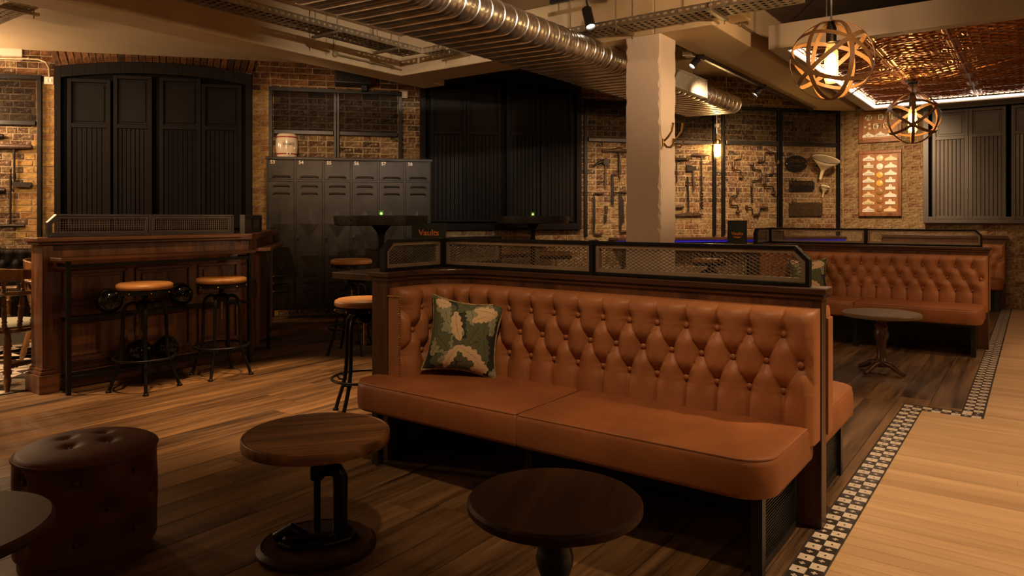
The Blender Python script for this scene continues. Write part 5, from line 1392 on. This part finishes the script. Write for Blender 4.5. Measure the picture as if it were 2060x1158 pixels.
MB().tube([(0,0,.09),(-.02,0,.14),(-.02,0,.19)], .009, 8).build('stem', M['blackpaint'], sp); MB().box(-.4, .32, -.02, .02, .19, .225).build('track_piece', M['blackpaint'], sp)
MB().tube([(-.3,0,.22),(-.3,0,ZC-zz)], .006, 6).build('hanger', M['blackpaint'], sp); MB().tube([(.25,0,.22),(.25,0,ZC-zz)], .006, 6).build('hanger', M['blackpaint'], sp)
MB().lathe([(.05,0),(.05,.05),(.04,.055)], 14, (.42,0,.14)).build('junction_box', M['white'], sp, smooth=40)
# ---- canopy with copper tiles
CZ = 2.75; cx0, cx1, cy0, cy1 = -1.93, 3.2, 6.5, 11.05
t = thing('ceiling_canopy', 'suspended taupe canopy lined with embossed copper tiles and a white light strip', 'canopy', (cx0, cy0, CZ)); w, l = cx1-cx0, cy1-cy0; e = .13
for q in ((0, w, 0, .03), (0, w, l-.03, l), (0, .03, .03, l-.03), (w-.03, w, .03, l-.03)): MB().box(*q, 0, .215).build('fascia', M['canopy'], t, bevel=.003)
for q in ((.03, w-.03, .03, e), (.03, w-.03, l-e, l-.03), (.03, e, e, l-e), (w-e, w-.03, e, l-e)): MB().box(*q, 0, .018).build('soffit_lip', M['canopy'], t, bevel=.003)
for q in ((e-.012, w-e, e-.012, e), (e, w-e, l-e, l-e+.012), (e-.012, e, e, l-e)): MB().box(*q, .020, .05).build('lip_edge', M['canopy'], t)
for q in ((e, w-e, l-e-.020, l-e-.002), (e+.002, e+.020, e, l-e-.021)): MB().box(*q, .022, .044).build('led_strip', M['led'], t, label='white LED strip')
MB().box(.03, w-.03, .03, l-.03, .205, .2145).build('top_board', M['canopy'], t)
def emboss(u, v):
    x, y = u*2-1, v*2-1; X, Y_ = abs(x), abs(y)
    d = min(abs(((u+v)*4.5) % 1-.5), abs(((u-v)*4.5) % 1-.5)); h = .012*max(0, 1-d/.075)
    ed = max(X, Y_)
    if ed > .80: h = .006*abs(sin(u*34))*abs(sin(v*34))+.004
    if ed > .97: h = .012
    c = math.hypot(X-1, Y_-1)
    if c < .42: h = .014*abs(sin(c*22))*(.6+.4*cos(6*math.atan2(1-Y_, 1-X)))
    return (.3045*x, .3045*y, -h)
tm = MB().grid(lambda u, v: emboss(u, 1-v), 80, 80).mesh('copper_tile', M['copper'], 28)
tx0 = -1.21-.61-cx0; ni = 8; ty0 = .12
for i in range(9):
    for j in range(8):
        x = tx0+.305+.61*i-.0; y = ty0+.305+.61*j
        if x+.3 > w or y+.3 > l+.3: continue
        inst('copper_tile', tm, t, (x, y, .075))
mb = MB()
for i in range(9): x = tx0+.61*i; mb.box(x-.006, x+.006, e, l-e, .050, .076)
mb.build('tile_seam', M['copper'], t)
for x, y in ((.4, .4), (.4, 3.5), (2.4, .4)): MB().tube([(x, y, .21), (x, y, ZC-CZ)], .006, 6).build('hanger_rod', M['tray'], t)
# ---- globe pendants
def pendant(label, x, y, z, top, seed, r=.29):
    t = thing('globe_pendant', label, 'pendant light', (x, y, z)); rs = random.Random(seed)
    def band(axis, name='band', w=.016):
        q = Vector((0,0,1)).rotation_difference(Vector(axis).normalized()).to_matrix(); vs = []; fs = []; n = 72
        for i in range(n):
            a = 2*pi*i/n
            for rr, zz in ((r, -w), (r, w), (r-.005, w), (r-.005, -w)): vs.append(q @ Vector((rr*cos(a), rr*sin(a), zz)))
        for i in range(n):
            j = (i+1) % n
            for k in range(4): fs.append((i*4+k, j*4+k, j*4+(k+1) % 4, i*4+(k+1) % 4))
        MB().add(vs, fs).build(name, M['bulbband'], t, smooth=40)
    a0 = seed*.5+.2
    for k in range(3): a = a0+pi*k/3; band((cos(a), sin(a), 0.))
    for k in range(3): a = a0+.5+2*pi*k/3; band((cos(a)*.62, sin(a)*.62, .79))
    hh = top-z
    MB().tube([(0,0,r-.01),(0,0,hh)], .007, 8).build('stem', M['blackpaint'], t)
    MB().lathe([(.05,0),(.06,.015),(.06,.03)], 20, (0,0,hh-.03)).build('ceiling_rose', M['blackpaint'], t, smooth=40)
    MB().lathe([(.028,.13),(.036,.135),(.036,.24),(.02,.28),(.012,.29)], 20).build('lamp_holder', M['iron'], t, smooth=40)
    gl = MB().lathe([(.02,.13),(.034,.10),(.046,.06),(.048,-.13),(.04,-.165),(.001,-.172)], 24).build('bulb_glass', M['bulbglass'], t, smooth=50)
    MB().lathe([(.001,.055),(.018,.05),(.029,.02),(.030,-.12),(.02,-.15),(.001,-.153)], 14).build('filament', M['bulb'], gl, smooth=60)
pendant('nearer hanging globe of bent wooden bands around a lit bulb', -1.22, 5.65, 2.41, ZC, 1)
pendant('farther hanging globe of bent wooden bands under the copper canopy', -1.14, 9.30, 2.385, 2.80, 2)
# ---- coat hooks on the column
for k, (px, y, lab) in enumerate(((1333, 5.95, 'brass double coat hook on the pillar, nearer one'), (1353, 6.10, 'brass double coat hook on the pillar, farther one'))):
    r = ray(px); d = -2.68/r[0]; z = zat(287, d); yy = r[1]*d
    t = thing('coat_hook', lab, 'coat hook', (-2.678, yy, z))
    MB().lathe([(.001,-.035),(.012,-.03),(.014,0),(.012,.03),(.001,.035)], 12, (.004,0,0)).build('back_plate', M['brass'], t, smooth=50)
    MB().tube([(.008,0,.01),(.05,.0,.05),(.085,0,.10),(.095,0,.155),(.10,0,.17)], [.010,.010,.009,.010,.015], 8).build('upper_hook', M['brass'], t, smooth=60)
    MB().tube([(.008,0,-.005),(.035,0,-.04),(.07,0,-.045),(.095,0,-.02),(.105,0,.02),(.107,0,.03)], [.010,.010,.009,.009,.010,.014], 8).build('lower_hook', M['brass'], t, smooth=60)
